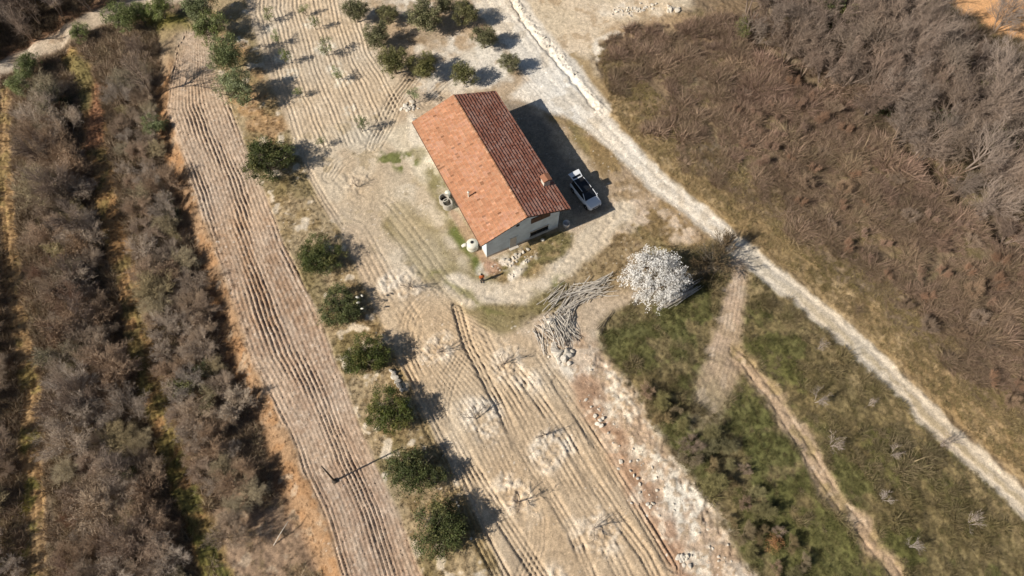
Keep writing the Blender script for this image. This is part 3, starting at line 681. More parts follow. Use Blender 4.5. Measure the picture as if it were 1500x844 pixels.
GV_ = [(520, 15, 20, 'olive tree at the left end of the grove, at the top edge'), (566, 17, 16, 'small olive tree at the top edge between two larger ones in the grove'), (551, 52, 20, 'olive tree on the left side of the grove above two others in a slanting line'),
       (577, 91, 23, 'large olive tree at the lower left of the grove, nearest the curving tyre tracks'), (620, 95, 21, 'round olive tree at the lower middle of the grove, right beside its larger neighbour'), (622, 28, 25, 'largest olive tree in the middle of the grove'),
       (650, 3, 16, 'olive tree cut by the top edge above the middle of the grove'), (680, 18, 20, 'olive tree beside the white road at the top of the grove'), (710, 53, 18, 'pale olive tree at the road side, halfway down the grove edge'),
       (679, 106, 18, 'olive tree just behind the far end of the house roof'), (745, 88, 16, 'yellow-green olive tree at the road corner above the house')]
for i, (px, py, r, lab) in enumerate(GV_):
    x, y = up(px, py, 2.0); place(mid_v[i % 3], 'olive_tree', x, y, r / 10.6 / 2.1 * .93, rng.random() * 6, lab, 'olive tree', 'olive trees of the grove behind the house')
SAP = [(392, 22, 'topmost sapling of the left sapling row in the upper field', 1.1), (405, 54, 'bushy grey sapling, second down the left row of the upper field', 1.05), (417, 85, 'leggy sapling, third down the left row of the upper field', 1.1), (437, 134, 'small sapling, lowest of the left row of the upper field', .85),
       (446, 14, 'low leafy sapling at the top of the right row in the upper field', .95), (460, 34, 'thin-leaved sapling, second down the right row of the upper field', 1.0), (476, 72, 'tall green sapling, third down the right row of the upper field', 1.35), (494, 108, 'sapling with chalk at its foot, fourth down the right row', 1.1),
       (529, 184, 'sapling at the lower end of the right row, beside white stones', 1.2), (471, 207, 'small sapling beside the big dark tree\'s shadow at the field\'s lower end', .8), (607, 143, 'rounded grey sapling by the rubble at the house\'s far corner', 1.25)]
for i, (px, py, lab, s_) in enumerate(SAP):
    x, y = up(px, py, 1.1); place(sap_v[i % 3], 'olive_sapling', x, y, s_, rng.random() * 6, lab, 'sapling', 'young olive saplings of the upper field')

# bare fruit trees on chalk patches
def fruit_tree(seed):
    return bare_plant('fruit_tree', 2.5, 1, .3, (4, 4, 5), (.34, .5, .3, .18), .03, wander=(.9, .8, .8), upb=(.5, .3, .3), col=(.27, .22, .18), tip=(.25, .20, .165), trunkr=.065)
fr_v = [hide_proto(fruit_tree(i)) for i in range(3)]
FR = [(523, 272, 'pruned bare fruit tree nearest the dark lone tree and the curving tracks', .8), (603, 420, 'pruned bare fruit tree on the white patch beside the dark row, nearest the person', 1.1), (640, 515, 'pruned bare fruit tree with pale cut limbs below the arc of tyre tracks', 1.0), (738, 532, 'pruned bare fruit tree on a white patch nearest the pole heap', 1.1),
      (697, 612, 'pruned bare fruit tree with thin spreading twigs in the middle of the lower field', 1.15), (800, 636, 'pruned bare fruit tree at the top of the brightest white patch', 1.0), (762, 733, 'pruned bare fruit tree casting a dark forked shadow over the deep wheel rut', 1.3), (868, 775, 'pruned bare fruit tree at the bottom right of the lower field', 1.0)]
for i, (px, py, lab, s_) in enumerate(FR):
    x, y = up(px, py, .3); place(fr_v[i % 3], 'fruit_tree', x, y, s_ * 1.05, 1.3 * i, lab, 'fruit tree', 'bare fruit trees on chalk patches')

# bare trees and thickets
tree_v = [hide_proto(norm(bare_plant('bare_tree', 7.0, ns, sp, (6, 7, 8, 5), (.55, .42, .22, .12, .07), .024, col=c, tip=t, trunkr=.11), 1.0, rr)) for ns, sp, rr, c, t in
          ((2, .35, .36, (.215, .165, .13), (.245, .19, .15)), (3, .5, .40, (.24, .185, .145), (.275, .21, .165)), (1, .3, .40, (.195, .15, .115), (.22, .17, .13)), (4, .6, .44, (.22, .165, .13), (.255, .19, .15)))]
left_v = [hide_proto(norm(bare_plant('bare_shrub', 5.0, ns, sp, (7, 8, 8, 5), (.5, .44, .25, .13, .075), .019, col=c, tip=t, trunkr=.05), 1.0, rr)) for ns, sp, rr, c, t in ((4, .6, .66, (0.383, 0.296, 0.215), (0.429, 0.331, 0.244)), (5, .7, .72, (0.360, 0.261, 0.180), (0.412, 0.302, 0.215)), (3, .5, .6, (0.406, 0.331, 0.261), (0.464, 0.383, 0.307)), (4, .6, .68, (0.336, 0.273, 0.168), (0.377, 0.307, 0.191)))]
red_v = [hide_proto(norm(bare_plant('bare_tree', 6.0, ns, sp, (6, 7, 8, 4), (.5, .42, .24, .13, .08), .026, col=(0.290, 0.188, 0.126), tip=(0.330, 0.212, 0.148), trunkr=.07), 1.0, .5)) for ns, sp in ((3, .6), (5, .8))]
shr_v = [hide_proto(norm(bare_plant('bare_shrub', 4.0, ns, sp, (6, 6, 6, 4), (.6, .45, .26, .16, .10), .034, col=c, tip=t, trunkr=.05, ivy=iv), 1.0, .56)) for ns, sp, c, t, iv in
         ((5, .55, (0.370, 0.289, 0.209), (0.410, 0.318, 0.235), 0), (6, .6, (0.360, 0.261, 0.178), (0.410, 0.294, 0.204), 0), (4, .6, (0.340, 0.280, 0.174), (0.380, 0.309, 0.196), 900), (7, .65, (0.410, 0.338, 0.261), (0.470, 0.386, 0.300), 0))]

brn_v = [hide_proto(norm(bare_plant('bare_shrub', 4.0, ns, .7, (6, 6, 6, 4), (.6, .45, .26, .16, .10), .03, col=c, tip=t, trunkr=.045), 1.0, .62)) for ns, c, t in ((5, (.23, .175, .10), (.27, .21, .12)), (6, (.26, .185, .125), (.30, .215, .15)), (4, (.21, .185, .085), (.25, .22, .10)))]

def dart(poly, dmin, n, dz=0.0, tries=9000):
    P = WP(poly, dz); lo, hi = P.min(0), P.max(0); pts = np.zeros((0, 2)); out = []
    c = lo + rng.random((tries, 2)) * (hi - lo); c = c[inside(P, c[:, 0], c[:, 1])]
    for p in c:
        if len(out) >= n: break
        if not out or np.min(np.hypot(*(np.array(out) - p).T)) > dmin: out.append(p)
    return out
def wood(poly, variants, name, label, cat, group, dmin, n, smin, smax, dz, avoid=None):
    for p in dart(poly, dmin, n, dz):
        if avoid is not None and gmask(avoid, p[0], p[1]) > .35: continue
        s_ = smin + (smax - smin) * rng.random()
        place(variants[rng.integers(len(variants))], name, p[0], p[1], s_, rng.random() * 6.28, label, cat, group)
wood([(1100, -40), (1325, -60), (1362, 24), (1408, 58), (1465, 84), (1570, 116), (1590, 330), (1518, 335), (1470, 296), (1428, 258), (1366, 198), (1314, 158), (1246, 110), (1178, 58), (1105, 28)], tree_v, 'bare_tree',
     'grey-brown leafless tree crowded among others in the wood at upper right', 'bare tree', 'bare trees of the wood at upper right', 2.45, 160, 5.5, 8.8, 3.5, of_)
wood([(-80, -60), (185, -60), (150, -6), (105, 18), (50, 46), (0, 78), (-80, 115)], tree_v, 'bare_tree', 'dark leafless tree in the wood beyond the lane at upper left', 'bare tree', 'bare trees beyond the lane', 2.5, 50, 5.0, 7.5, 2.0, nwr)
S1 = [(62, 125), (88, 120), (96, 170), (110, 230), (126, 300), (136, 370), (150, 440), (166, 510), (180, 560), (196, 620), (220, 690), (250, 770), (280, 860), (104, 860), (98, 760), (94, 660), (92, 570), (80, 490), (70, 400), (62, 320), (56, 240), (60, 170)]
wood(S1, left_v * 3 + shr_v[:3] + red_v[:1], 'bare_shrub', 'leafless grey-brown shrub in the thicket between the wheel track and the grass path', 'bare shrub', 'shrubs between the two paths', 1.8, 90, 1.8, 4.2, 1.2, np.clip(linemask(P1, 1.7, .3, .4) + linemask(P2, 1.9, .3, .4), 0, 1))
for px, py, hh in [(96, 290, 6.2), (118, 340, 5.5), (70, 235, 5.6), (120, 480, 5.6), (135, 590, 5.2), (185, 690, 5.2), (195, 800, 5.0), (110, 420, 5.0)]:
    x, y = up(px, py, .2); place(tree_v[rng.integers(4)], 'bare_tree', x, y, hh, rng.random() * 6, 'taller bare tree rising out of the thicket between the wheel track and the grass path', 'bare tree', 'taller trees between the two paths')
S2 = [(190, 110), (215, 110), (222, 170), (230, 220), (246, 290), (266, 350), (286, 420), (312, 490), (330, 560), (342, 620), (362, 690), (372, 730), (352, 760), (335, 820), (335, 860), (318, 860), (310, 780), (285, 700), (262, 630), (244, 570), (228, 500), (214, 430), (200, 370), (188, 300), (178, 220), (170, 160)]
wood(S2, left_v * 3 + shr_v[:3], 'bare_shrub', 'leafless shrub in the thicket between the grass path and the orange bank', 'bare shrub', 'shrubs below the orange bank', 1.7, 110, 1.3, 3.2, 1.0, np.clip(linemask(P2, 1.9, .3, .4) + plough + bank * .7, 0, 1))
wood([(-40, 380), (-14, 420), (0, 480), (8, 560), (14, 660), (18, 760), (22, 860), (-40, 860)], left_v, 'bare_shrub', 'leafless shrub at the far left edge beyond the wheel track', 'bare shrub', 'shrubs along the left edge', 1.9, 16, 1.6, 3.2, 1.2, p1)
wood([(925, 580), (960, 570), (1020, 625), (1080, 660), (1120, 740), (1170, 800), (1190, 860), (1090, 860), (1040, 760), (990, 690), (950, 640)], brn_v, 'bare_shrub', 'brown leafless shrub in the thicket beside the chalk bank', 'bare shrub', 'shrubs beside the chalk bank', 1.5, 44, .9, 2.1, .6, np.clip(pb + cb, 0, 1))
wood([(1090, 120), (1130, 90), (1250, 180), (1400, 320), (1500, 390), (1500, 620), (1400, 520), (1250, 380), (1130, 260), (1060, 180)], [brn_v[1], red_v[0], red_v[1]], 'bare_shrub', 'low reddish leafless shrub scattered on the scrub slope right of the road', 'bare shrub', 'shrubs on the scrub slope', 2.2, 70, .9, 2.0, .6, open_)
thin_v = [hide_proto(norm(bare_plant('bare_shrub', 3.0, ns, .5, (5, 4, 4), (.6, .5, .3, .2), .03, wander=(.8, .8, .8), upb=(.4, .3, .3), col=(.36, .30, .255), tip=(.38, .32, .275), trunkr=.04), 1.0, .42)) for ns in (3, 4)]
wood([(1230, 500), (1330, 600), (1480, 730), (1490, 830), (1300, 800), (1220, 680), (1180, 560), (1130, 480)], thin_v, 'bare_shrub', 'thin pale leafless sapling on the meadow left of the road', 'bare shrub', 'thin saplings on the meadow', 4.5, 9, 1.6, 2.8, .8, open_)

YG = [hide_proto(norm(leafy_plant('evergreen_bush', 1.2, 1.6, 40, 40, cl, lumps=4, clump=.4, leaf=(.13, .06), trunkr=.05, zlow=.1), 1.6, 1.2)) for cl in ([(.17, .17, .05), (.13, .14, .045), (.21, .20, .07)], [(.07, .085, .03), (.09, .10, .04)], [(.42, .22, .09), (.34, .17, .07)])]
for px, py, sc_, k in [(1338, 16, 1.5, 0), (1362, 22, 1.2, 0), (1208, 8, 1.5, 1), (1238, 18, 1.2, 0), (1380, 106, 1.1, 0), (1452, 132, 1.4, 0), (1472, 202, 1.4, 0), (1396, 172, 1.2, 1), (1300, 140, 1.0, 1)]:
    x, y = up(px, py, 3.2); place(YG[k], 'evergreen_bush', x, y, sc_ * 1.3, px, 'green bush showing between the bare trees of the wood at upper right', 'bush', 'green bushes in the upper right wood', dz=.0, sq=1.6)
x, y = up(1088, 42, .8); place(YG[0], 'evergreen_bush', x, y, 1.2, 1.0, 'pale yellow-green bush where the dirt track ends at the scrub', 'bush')
x, y = up(1135, 796, .8); place(YG[2], 'evergreen_bush', x, y, .75, 1.0, 'small bush with orange leaves at the lower right beside brown brush', 'bush')
for px, py, sc_, k in [(250, 315, 1.0, 1), (268, 565, 1.2, 0), (185, 690, 1.1, 0), (95, 150, .9, 1), (300, 540, 1.0, 1), (170, 640, 1.0, 1)]:
    x, y = up(px, py, .8); place(YG[k], 'evergreen_bush', x, y, sc_, py, 'low green bush among the leafless thickets on the left', 'bush', 'green bushes in the left thickets')
x, y = up(222, 141, .2); place(tree_v[2], 'bare_tree', x, y, 7.6, 2.0, 'tall solitary bare tree with a spreading crown, its shadow lying across the furrows', 'bare tree')
x, y = up(200, 75, 1.5); place(tree_v[1], 'bare_tree', x, y, 4.2, 1.0, 'small bare tree behind the tall solitary one, under the silvery olives', 'bare tree')
x, y = up(1456, 47, .1); place(tree_v[1], 'bare_tree', x, y, 6.5, 3.3, 'bare tree standing on the edge of the orange field', 'bare tree')
x, y = up(1345, 85, 3); place(tree_v[3], 'bare_tree', x, y, 8.6, .4, 'pale-limbed bare tree rising above the wood near the orange field', 'bare tree')
x, y = up(345, 590, 2); place(shr_v[3], 'bare_shrub', x, y, 3.4, .4, 'pale grey twisted shrub leaning at the foot of the orange bank', 'bare shrub')

# blossoming tree and the dark bush beside it
def blossom():
    R, Ht, nc = 4.0, 5.2, 430
    root = empty('blossoming_tree', (0, 0, 0))
    d = unit(rng.normal(size=(nc, 3))); d[:, 2] = np.abs(d[:, 2]) * 1.0 - .22
    rr = .38 + .66 * rng.random(nc) ** .6 + .16 * np.sin(d[:, 0] * 7 + 2) * np.cos(d[:, 1] * 6)
    cc = d * rr[:, None] * np.array([R, R, Ht * .52]) + np.array([0, 0, Ht * .48])
    A = Acc(); tr = dict(p0=np.array([[0, 0, -.2]]), d=np.array([[.03, .02, 1.]]), L=np.array([1.5]), b=np.array([[.03, .03, 0]]))
    V, F = tubes_np(tr, .22, .17, 8, 3); A.add(V, F, None, (.13, .10, .08))
    nl = 9; az = np.arange(nl) * 2 * PI / nl * 2.0 + rng.random(nl) * .4; el = .35 + 1.0 * rng.random(nl)
    lim = dict(p0=np.repeat(ptat(tr, .92), nl, 0), d=unit(np.stack([np.cos(az), np.sin(az), el], 1)), L=np.full(nl, R * .72), b=rng.normal(size=(nl, 3)) * .1)
    V, F = tubes_np(lim, .09, .03, 5, 3); A.add(V, F, None, (.13, .10, .08)); A.mesh('trunk', M_bark, root)
    e = ptat(lim, .7); k = np.argmin(((cc[:, None] - e[None]) ** 2).sum(2), 1); src = ptat(lim, 1.0)[k] * .5 + e[k] * .5
    v = cc - src; B = Acc(); tw = dict(p0=src, d=unit(v), L=np.linalg.norm(v, axis=1) * 1.15, b=rng.normal(size=v.shape) * .08)
    V, F = tubes_np(tw, .03, .012, 3, 2); B.add(V, F, None, (.16, .12, .085)); B.mesh('branches', M_twig, root)
    kk = np.repeat(np.arange(nc), rng.integers(16, 60, nc)); f = rng.random((len(kk), 1))
    p = (src[kk] * .35 + cc[kk] * .65) * (1 - f) + (cc + unit(v) * .25)[kk] * f + rng.normal(size=(len(kk), 3)) * .17
    V, t = leaf_np(p, .135, .11)
    mk('blossom', V, tris=t, mat=M_white, parent=root)
    return root
b = norm(blossom(), 4.9, 3.45); x, y = up(960, 408, 2.4)
b.location = (x, y, float(gz(x, y)))
tag(b, 'large tree in full white blossom between the pole piles', 'blossoming tree')
bush = leafy_plant('evergreen_bush', 2.6, 3.0, 80, 34, [(.07, .06, .026), (.09, .07, .03), (.052, .055, .022), (.115, .085, .04)], clump=.55, leaf=(.13, .05), lumps=7, zlow=.1)
x, y = up(1042, 384, 1.2); bush.location = (x, y, float(gz(x, y))); tag(bush, 'big dark brown-green bush between the white blossom and the road', 'bush')
br = bare_plant('bare_shrub', 3.4, 6, 1.1, (5, 6, 6), (.7, .5, .3, .2), .04, col=(.12, .085, .045), tip=(.16, .105, .05), wander=(.8, .8, .9), upb=(.3, .2, .2), trunkr=.06)
x, y = up(1052, 378, 1.2); br.location = (x, y, float(gz(x, y))); br.scale = (1.1,) * 3; tag(br, 'yellowish twiggy shrub growing through the dark bush beside the road', 'bare shrub')

# stuff: brush, grass
def brush_template(n, R, Ht, w, flop=.9):
    a = rng.random(n) * 2 * PI; r = R * .45 * np.sqrt(rng.random(n))
    p0 = np.stack([np.cos(a) * r, np.sin(a) * r, np.zeros(n) - .05], 1)
    k = n // 3; p0[-k:, 2] += Ht * .35 * rng.random(k)
    d = unit(np.stack([np.cos(a), np.sin(a), 0 * a], 1) * (flop * rng.random((n, 1))) + rng.normal(size=(n, 3)) * .35 + np.array([0, 0, .8]))
    L = Ht * (.5 + .7 * rng.random(n))
    P = dict(p0=p0, d=d, L=L, b=np.stack([rng.normal(size=n) * .2, rng.normal(size=n) * .2, -.1 * rng.random(n)], 1))
    return blades_np(P, w, False)[0].reshape(n, 3, 3)
def scatter(name, pts, temps, scl, cols, label, cat, zsc=1.0, patch=0.0):
    """one mesh of many small tufts"""
    n = len(pts); z = gz(pts[:, 0], pts[:, 1]); Vs, Cs = [], []
    ti = rng.integers(0, len(temps), n); s = scl[0] + (scl[1] - scl[0]) * rng.random(n) ** 1.5; ra = rng.random(n) * 2 * PI
    if patch: s = s * (1 - patch + 2 * patch * np.clip((gmask(N_sm2, pts[:, 0], pts[:, 1]) - .3) * 2.5, 0, 1.2)) * (.7 + .6 * gmask(N_mid, pts[:, 0], pts[:, 1]))
    for t, T in enumerate(temps):
        m = ti == t; k = m.sum()
        if not k: continue
        c, sn = np.cos(ra[m]), np.sin(ra[m]); R = np.zeros((k, 3, 3)); R[:, 0, 0] = c; R[:, 0, 1] = -sn; R[:, 1, 0] = sn; R[:, 1, 1] = c; R[:, 2, 2] = zsc
        V = np.einsum('kij,nj->kni', R, T.reshape(-1, 3)) * s[m][:, None, None] + np.stack([pts[m, 0], pts[m, 1], z[m]], 1)[:, None]
        cc = cols(pts[m])[:, None, None, :] * (.65 + .7 * rng.random((k, T.shape[0], 1, 1)))
        Vs.append(V.reshape(-1, 3)); Cs.append(np.broadcast_to(cc, (k, T.shape[0], 3, 3)).reshape(-1, 3))
    V = np.concatenate(Vs).astype(np.float32)
    o = mk(name, V, tris=np.arange(len(V), dtype=np.int32).reshape(-1, 3), col=np.concatenate(Cs), mat=M_brush)
    return tag(o, label, cat, kind='stuff')
def cand(poly, dens):
    P = WP(poly); lo, hi = P.min(0), P.max(0); n = int(np.prod(hi - lo) * dens)
    c = lo + rng.random((n, 2)) * (hi - lo); return c[inside(P, c[:, 0], c[:, 1])]
def pal(cl, M=None):
    cl = np.array(cl)
    def f(p):
        base = cl[rng.integers(0, len(cl), len(p))]
        nz = gmask(N_mid, p[:, 0], p[:, 1])[:, None]
        k2 = np.clip((gmask(N_mid2, p[:, 0], p[:, 1])[:, None] - .42) * 4, 0, 1)
        lead = cl[0] * (1 - k2) + cl[-1] * k2
        return (base * .5 + lead * .5) * (.55 + .9 * nz)
    return f
T_fine = [brush_template(64, .6, .85, .03, 1.2) for _ in range(5)]
T_brush = [brush_template(70, .8, 1.0, .034) for _ in range(4)]
T_low = [brush_template(56, .55, .45, .032, 1.2) for _ in range(4)]
T_grass = [brush_template(44, .35, .28, .03, 1.3) for _ in range(4)]
SLOPE = [(868, 60), (930, 40), (1060, 30), (1100, 20), (1180, 60), (1300, 160), (1420, 280), (1560, 390), (1560, 810), (1450, 690), (1300, 545), (1150, 415), (1000, 285), (900, 170)]
c = cand(SLOPE, 11); m = (gmask(open_, c[:, 0], c[:, 1]) < .4)
dst = sample(seg_dist(WP(ROADC), GX, GY)[0], c[:, 0], c[:, 1])
far = m & (dst > 19 + 14 * (gmask(N_mid, c[:, 0], c[:, 1]) - .5)) & (rng.random(len(c)) < .55)
scatter('tall_scrub', c[far], T_brush, (.55, 1.5), pal([(.265, .185, .135), (.225, .155, .105), (.195, .155, .08), (.325, .23, .17), (.275, .175, .135)]), 'taller tangled red-brown scrub on the upper slope below the bare wood', 'scrub', patch=.6)
keep = m & (dst > 6 + 5 * (gmask(N_mid2, c[:, 0], c[:, 1]) - .5) * 3) & (rng.random(len(c)) < .85)
scatter('scrub', c[keep], T_fine, (.4, 1.15), pal([(.26, .185, .125), (.235, .165, .10), (.18, .15, .08), (.325, .235, .17), (.27, .18, .135)]), 'tangled brown and reddish scrub covering the slope right of the road', 'scrub', patch=.75)
keep = m & (dst < 9) & (dst > 2.0) & (rng.random(len(c)) < .7)
scatter('dry_grass', c[keep], T_low, (.5, 1.1), pal([(.33, .245, .13), (.27, .20, .10), (.36, .27, .155), (.22, .175, .075)]), 'ochre dry grass along the right verge of the road', 'dry grass')
c = cand([(860, 440), (930, 440), (1060, 390), (1100, 375), (1200, 465), (1350, 605), (1530, 780), (1530, 870), (1070, 870), (1000, 720), (940, 620), (880, 540)], 7.5)
op = gmask(open_, c[:, 0], c[:, 1]); gg = gmask(Ccol, c[:, 0], c[:, 1]); isg = gg[:, 1] > gg[:, 0] * .93
k1 = (op < .4) & isg
scatter('green_grass', c[k1], T_low, (.4, .9), pal([(.125, .12, .045), (.145, .13, .052), (.195, .155, .078), (.11, .11, .04)]), 'patches of green grass on the meadow between the chalk bank and the road', 'grass')
k2 = (op < .4) & ~isg
scatter('meadow_brush', c[k2], T_low + T_brush[:1], (.4, .95), pal([(.185, .15, .072), (.25, .19, .11), (.14, .13, .052), (.20, .16, .095)]), 'rough brown grass and brush on the meadow left of the road', 'brush', patch=.5)
LEFT = [(-60, 100), (60, 90), (150, 40), (230, 40), (242, 165), (256, 225), (290, 320), (330, 440), (365, 560), (410, 670), (450, 770), (480, 870), (-60, 870)]
c = cand(LEFT, 8); op = gmask(open_ + .8 * bank + .75 * lowbank, c[:, 0], c[:, 1])
scatter('undergrowth', c[op < .35], T_fine + T_brush[:2], (.5, 1.35), pal([(.31, .235, .16), (.27, .195, .125), (.23, .19, .10), (.35, .26, .185)]), 'brown undergrowth beneath the thickets on the left', 'undergrowth')
c = cand([(1080, 30), (1560, 10), (1560, 400), (1400, 280), (1200, 110)], 2.0); op = gmask(open_, c[:, 0], c[:, 1])
scatter('forest_undergrowth', c[op < .35], T_brush, (.7, 1.6), pal([(.15, .11, .075), (.12, .09, .055), (.12, .105, .05)]), 'dark undergrowth beneath the bare wood at upper right', 'undergrowth')
c = cand([(-60, -50), (180, -50), (120, 30), (0, 95), (-60, 130)], 2.0)
scatter('lane_undergrowth', c[gmask(nwr, c[:, 0], c[:, 1]) < .2], T_brush, (.7, 1.5), pal([(.17, .13, .09), (.13, .10, .065)]), 'dark undergrowth beneath the wood beyond the lane', 'undergrowth')
c = cand([(360, 150), (480, 100), (1090, 370), (1100, 880), (500, 880), (380, 400)], 9.0)
dm = gmask(np.clip(np.maximum.reduce([verge, ey, mid * .8, isl * 1.0]) - road - lp, 0, 1), c[:, 0], c[:, 1]); gg = gmask(Ccol, c[:, 0], c[:, 1])
kk = (rng.random(len(c)) < dm * .75) & (gg.mean(1) < .30)
scatter('grass_tufts', c[kk], T_grass, (.4, 1.0), lambda p: gmask(Ccol, p[:, 0], p[:, 1]).astype(float) * .92, 'short dry grass tufts round the house, the dark trees and the yard edge', 'grass')
c = cand([(60, 60), (330, 60), (340, 880), (-20, 880), (-20, 150)], 9); pm = gmask(np.maximum(p1, p2), c[:, 0], c[:, 1])
scatter('path_grass', c[pm > .5], T_grass, (.35, .8), lambda p: gmask(Ccol, p[:, 0], p[:, 1]).astype(float) * .8, 'yellow and green grass on the two paths between the thickets', 'grass')
c = cand([(310, 690), (450, 700), (480, 870), (300, 870)], 5); pm = gmask(lowbank, c[:, 0], c[:, 1])
scatter('bank_brush', c[(pm > .4) & (rng.random(len(c)) < .4)], T_fine + T_low, (.3, .9), pal([(.34, .26, .175), (.28, .21, .13), (.24, .20, .10), (.38, .29, .21)]), 'pinkish dry brush scattered at the lower end of the orange bank', 'brush', patch=.6)
c = cand([(240, 150), (330, 150), (490, 880), (380, 880), (240, 300)], 8); pm = gmask(bank, c[:, 0], c[:, 1])
scatter('bank_grass', c[(pm > .5) & (rng.random(len(c)) < .6)], T_grass, (.35, .95), lambda p: gmask(Ccol, p[:, 0], p[:, 1]).astype(float) * .85, 'orange-brown dry grass on the bank beside the ploughed strip', 'grass')

# clods and pebbles: far too many to count
def clod_template():
    d = np.array([(1, 0, 0), (0, 1, 0), (-1, 0, 0), (0, -1, 0), (.15, .1, .45), (.1, 0, -.5)]) * (.6 + .8 * rng.random((6, 1)))
    return d[np.array([(0, 1, 4), (1, 2, 4), (2, 3, 4), (3, 0, 4), (1, 0, 5), (2, 1, 5), (3, 2, 5), (0, 3, 5)])]
T_clod = [clod_template() for _ in range(6)]
c = cand([(240, 0), (720, -20), (1090, 380), (1110, 880), (470, 880), (330, 430), (240, 160)], 12)
soil = gmask(np.clip(farm * (1 - .75 * road) * (.35 + .65 * sstep(N_sm2, .4, .6)) + .5 * cb, 0, 1), c[:, 0], c[:, 1]); kk = rng.random(len(c)) < soil * .62
scatter('clods', c[kk], T_clod, (.025, .11), lambda p: gmask(Ccol, p[:, 0], p[:, 1]).astype(float) * (.85 + .45 * rng.random((len(p), 1))), 'clods and small pebbles strewn over the bare soil of the fields and yard', 'clods')
# ------------------------------------------------------------------ rocks
def rock_mesh(seed):
    r = np.random.default_rng(seed); n = 10; d = []
    for i in range(5):
        ph = -PI / 2 + PI * (i + .5) / 5
        for k in range(n): q = 2 * PI * (k + .5 * (i % 2)) / n; d.append((math.cos(ph) * math.cos(q), math.cos(ph) * math.sin(q), math.sin(ph)))
    d = np.array(d); pl = unit(r.normal(size=(9, 3))); off = .6 + .35 * r.random(9)
    s = np.min(np.where(d @ pl.T > .05, off / np.maximum(d @ pl.T, .05), 9), 1); V = d * np.minimum(s, 1.25)[:, None] * np.array([1, .8, .6])
    F = [(i * n + k, i * n + (k + 1) % n, (i + 1) * n + (k + 1) % n, (i + 1) * n + k) for i in range(4) for k in range(n)]
    o = mk('rock', V, polys=F + [tuple(range(n))[::-1], tuple(4 * n + k for k in range(n))], mat=M_rock, link=False)
    return o
rocks = [rock_mesh(i) for i in range(6)]
def put_rock(px, py, r, label, group=None, z=.1, cat='rock'):
    x, y = up(px, py); o = rocks[rng.integers(6)].copy(); COL.objects.link(o)
    o.location = (x, y, float(gz(x, y)) + r * z); o.scale = (r * (.8 + .5 * rng.random()), r * (.8 + .4 * rng.random()), r * (.8 + .5 * rng.random())); o.rotation_euler = (rng.normal() * .3, rng.normal() * .3, rng.random() * 6)
    return tag(o, label, cat, group)
for px, py, r in [(872, 610, .28), (879, 616, .26), (875, 621, .26), (883, 613, .22), (880, 624, .24), (909, 676, .24), (924, 690, .22), (929, 697, .2), (934, 701, .22), (937, 709, .2), (937, 722, .22), (949, 738, .22), (953, 742, .24), (957, 738, .2), (906, 686, .16), (948, 755, .18), (965, 756, .16), (858, 586, .18), (866, 596, .15)]:
    put_rock(px, py, r, 'white rock lying in the broken line along the red soil edge of the lower field', 'white rocks along the field edge')
for k in range(16): put_rock(1001 + rng.normal() * 5, 818 + rng.normal() * 5, .16 + .12 * rng.random(), 'white rock in the small heap at the lower end of the chalk bank', 'heap of white rocks at the bank\'s foot')
put_rock(807, 472, .55, 'big pale boulder lying among the grey poles', z=.3)
for px, py, r in [(812, 514, .5), (820, 518, .6), (829, 518, .55), (833, 522, .45), (818, 525, .45), (826, 527, .5), (810, 506, .35), (838, 515, .35), (803, 523, .16), (818, 531, .2), (834, 532, .3)]:
    put_rock(px, py, r, 'pale rock in the heap below the grey poles', 'pale rocks below the poles', z=.2)
for px, py, r in [(576, 548, .32), (579, 553, .35), (582, 559, .3), (585, 566, .33), (588, 572, .3), (574, 545, .25)]:
    put_rock(px, py, r, 'white stone slab in the line between two dark olive trees', 'white stone slabs by the dark trees', z=.2)
for px, py, r in [(669, 736, .22), (671, 741, .18), (690, 789, .17)]: put_rock(px, py, r, 'small white stone in the shadow of the lowest dark tree', 'white stones in the tree shadow')
for k in range(46):
    t = rng.random(); put_rock(895 + 68 * t + rng.normal() * 4, 19 - 9 * t + rng.normal() * 3.5, .10 + .15 * rng.random(), 'pale rock in the rubble heap beside the track at the top', 'rubble heap at the top')
for k in range(8): put_rock(984 + rng.normal() * 4, 12 + rng.normal() * 3, .25 + .25 * rng.random(), 'white boulder at the scrub edge, right of the rubble heap', 'boulders right of the rubble heap')
for k in range(26):
    t = rng.random(); px, py = (722 + 52 * t + rng.normal() * 3, 396 - 22 * t + rng.normal() * 4) if k < 15 else (746 + 30 * t + rng.normal() * 2, 411 - 34 * t + rng.normal() * 2)
    put_rock(px, py, .07 + .11 * rng.random(), 'white stone in the rubble spread before the house gable', 'rubble before the gable')
for k in range(18): put_rock(600 + rng.normal() * 6, 160 + rng.normal() * 6, .14 + .22 * rng.random(), 'white stone in the rubble at the far left corner of the house', 'rubble at the far house corner')
for k in range(26):
    t = rng.random(); a = [(752, 8), (780, 46), (812, 80), (834, 106), (868, 154)]; j = int(t * 4); f = t * 4 - j
    put_rock(a[j][0] + (a[j + 1][0] - a[j][0]) * f + 5 + rng.normal() * 3, a[j][1] + (a[j + 1][1] - a[j][1]) * f + rng.normal() * 3, .09 + .13 * rng.random(), 'pale stone on the broken ledge along the white road', 'stones of the road ledge')
for k in range(60):
    t = rng.random(); px = 800 + 250 * t + rng.normal() * 16 + 10; py = 500 + 330 * t ** .93 + rng.normal() * 10
    put_rock(px, py, .07 + .11 * rng.random() ** 2, 'small loose stone scattered over the chalk bank', 'loose stones of the chalk bank')

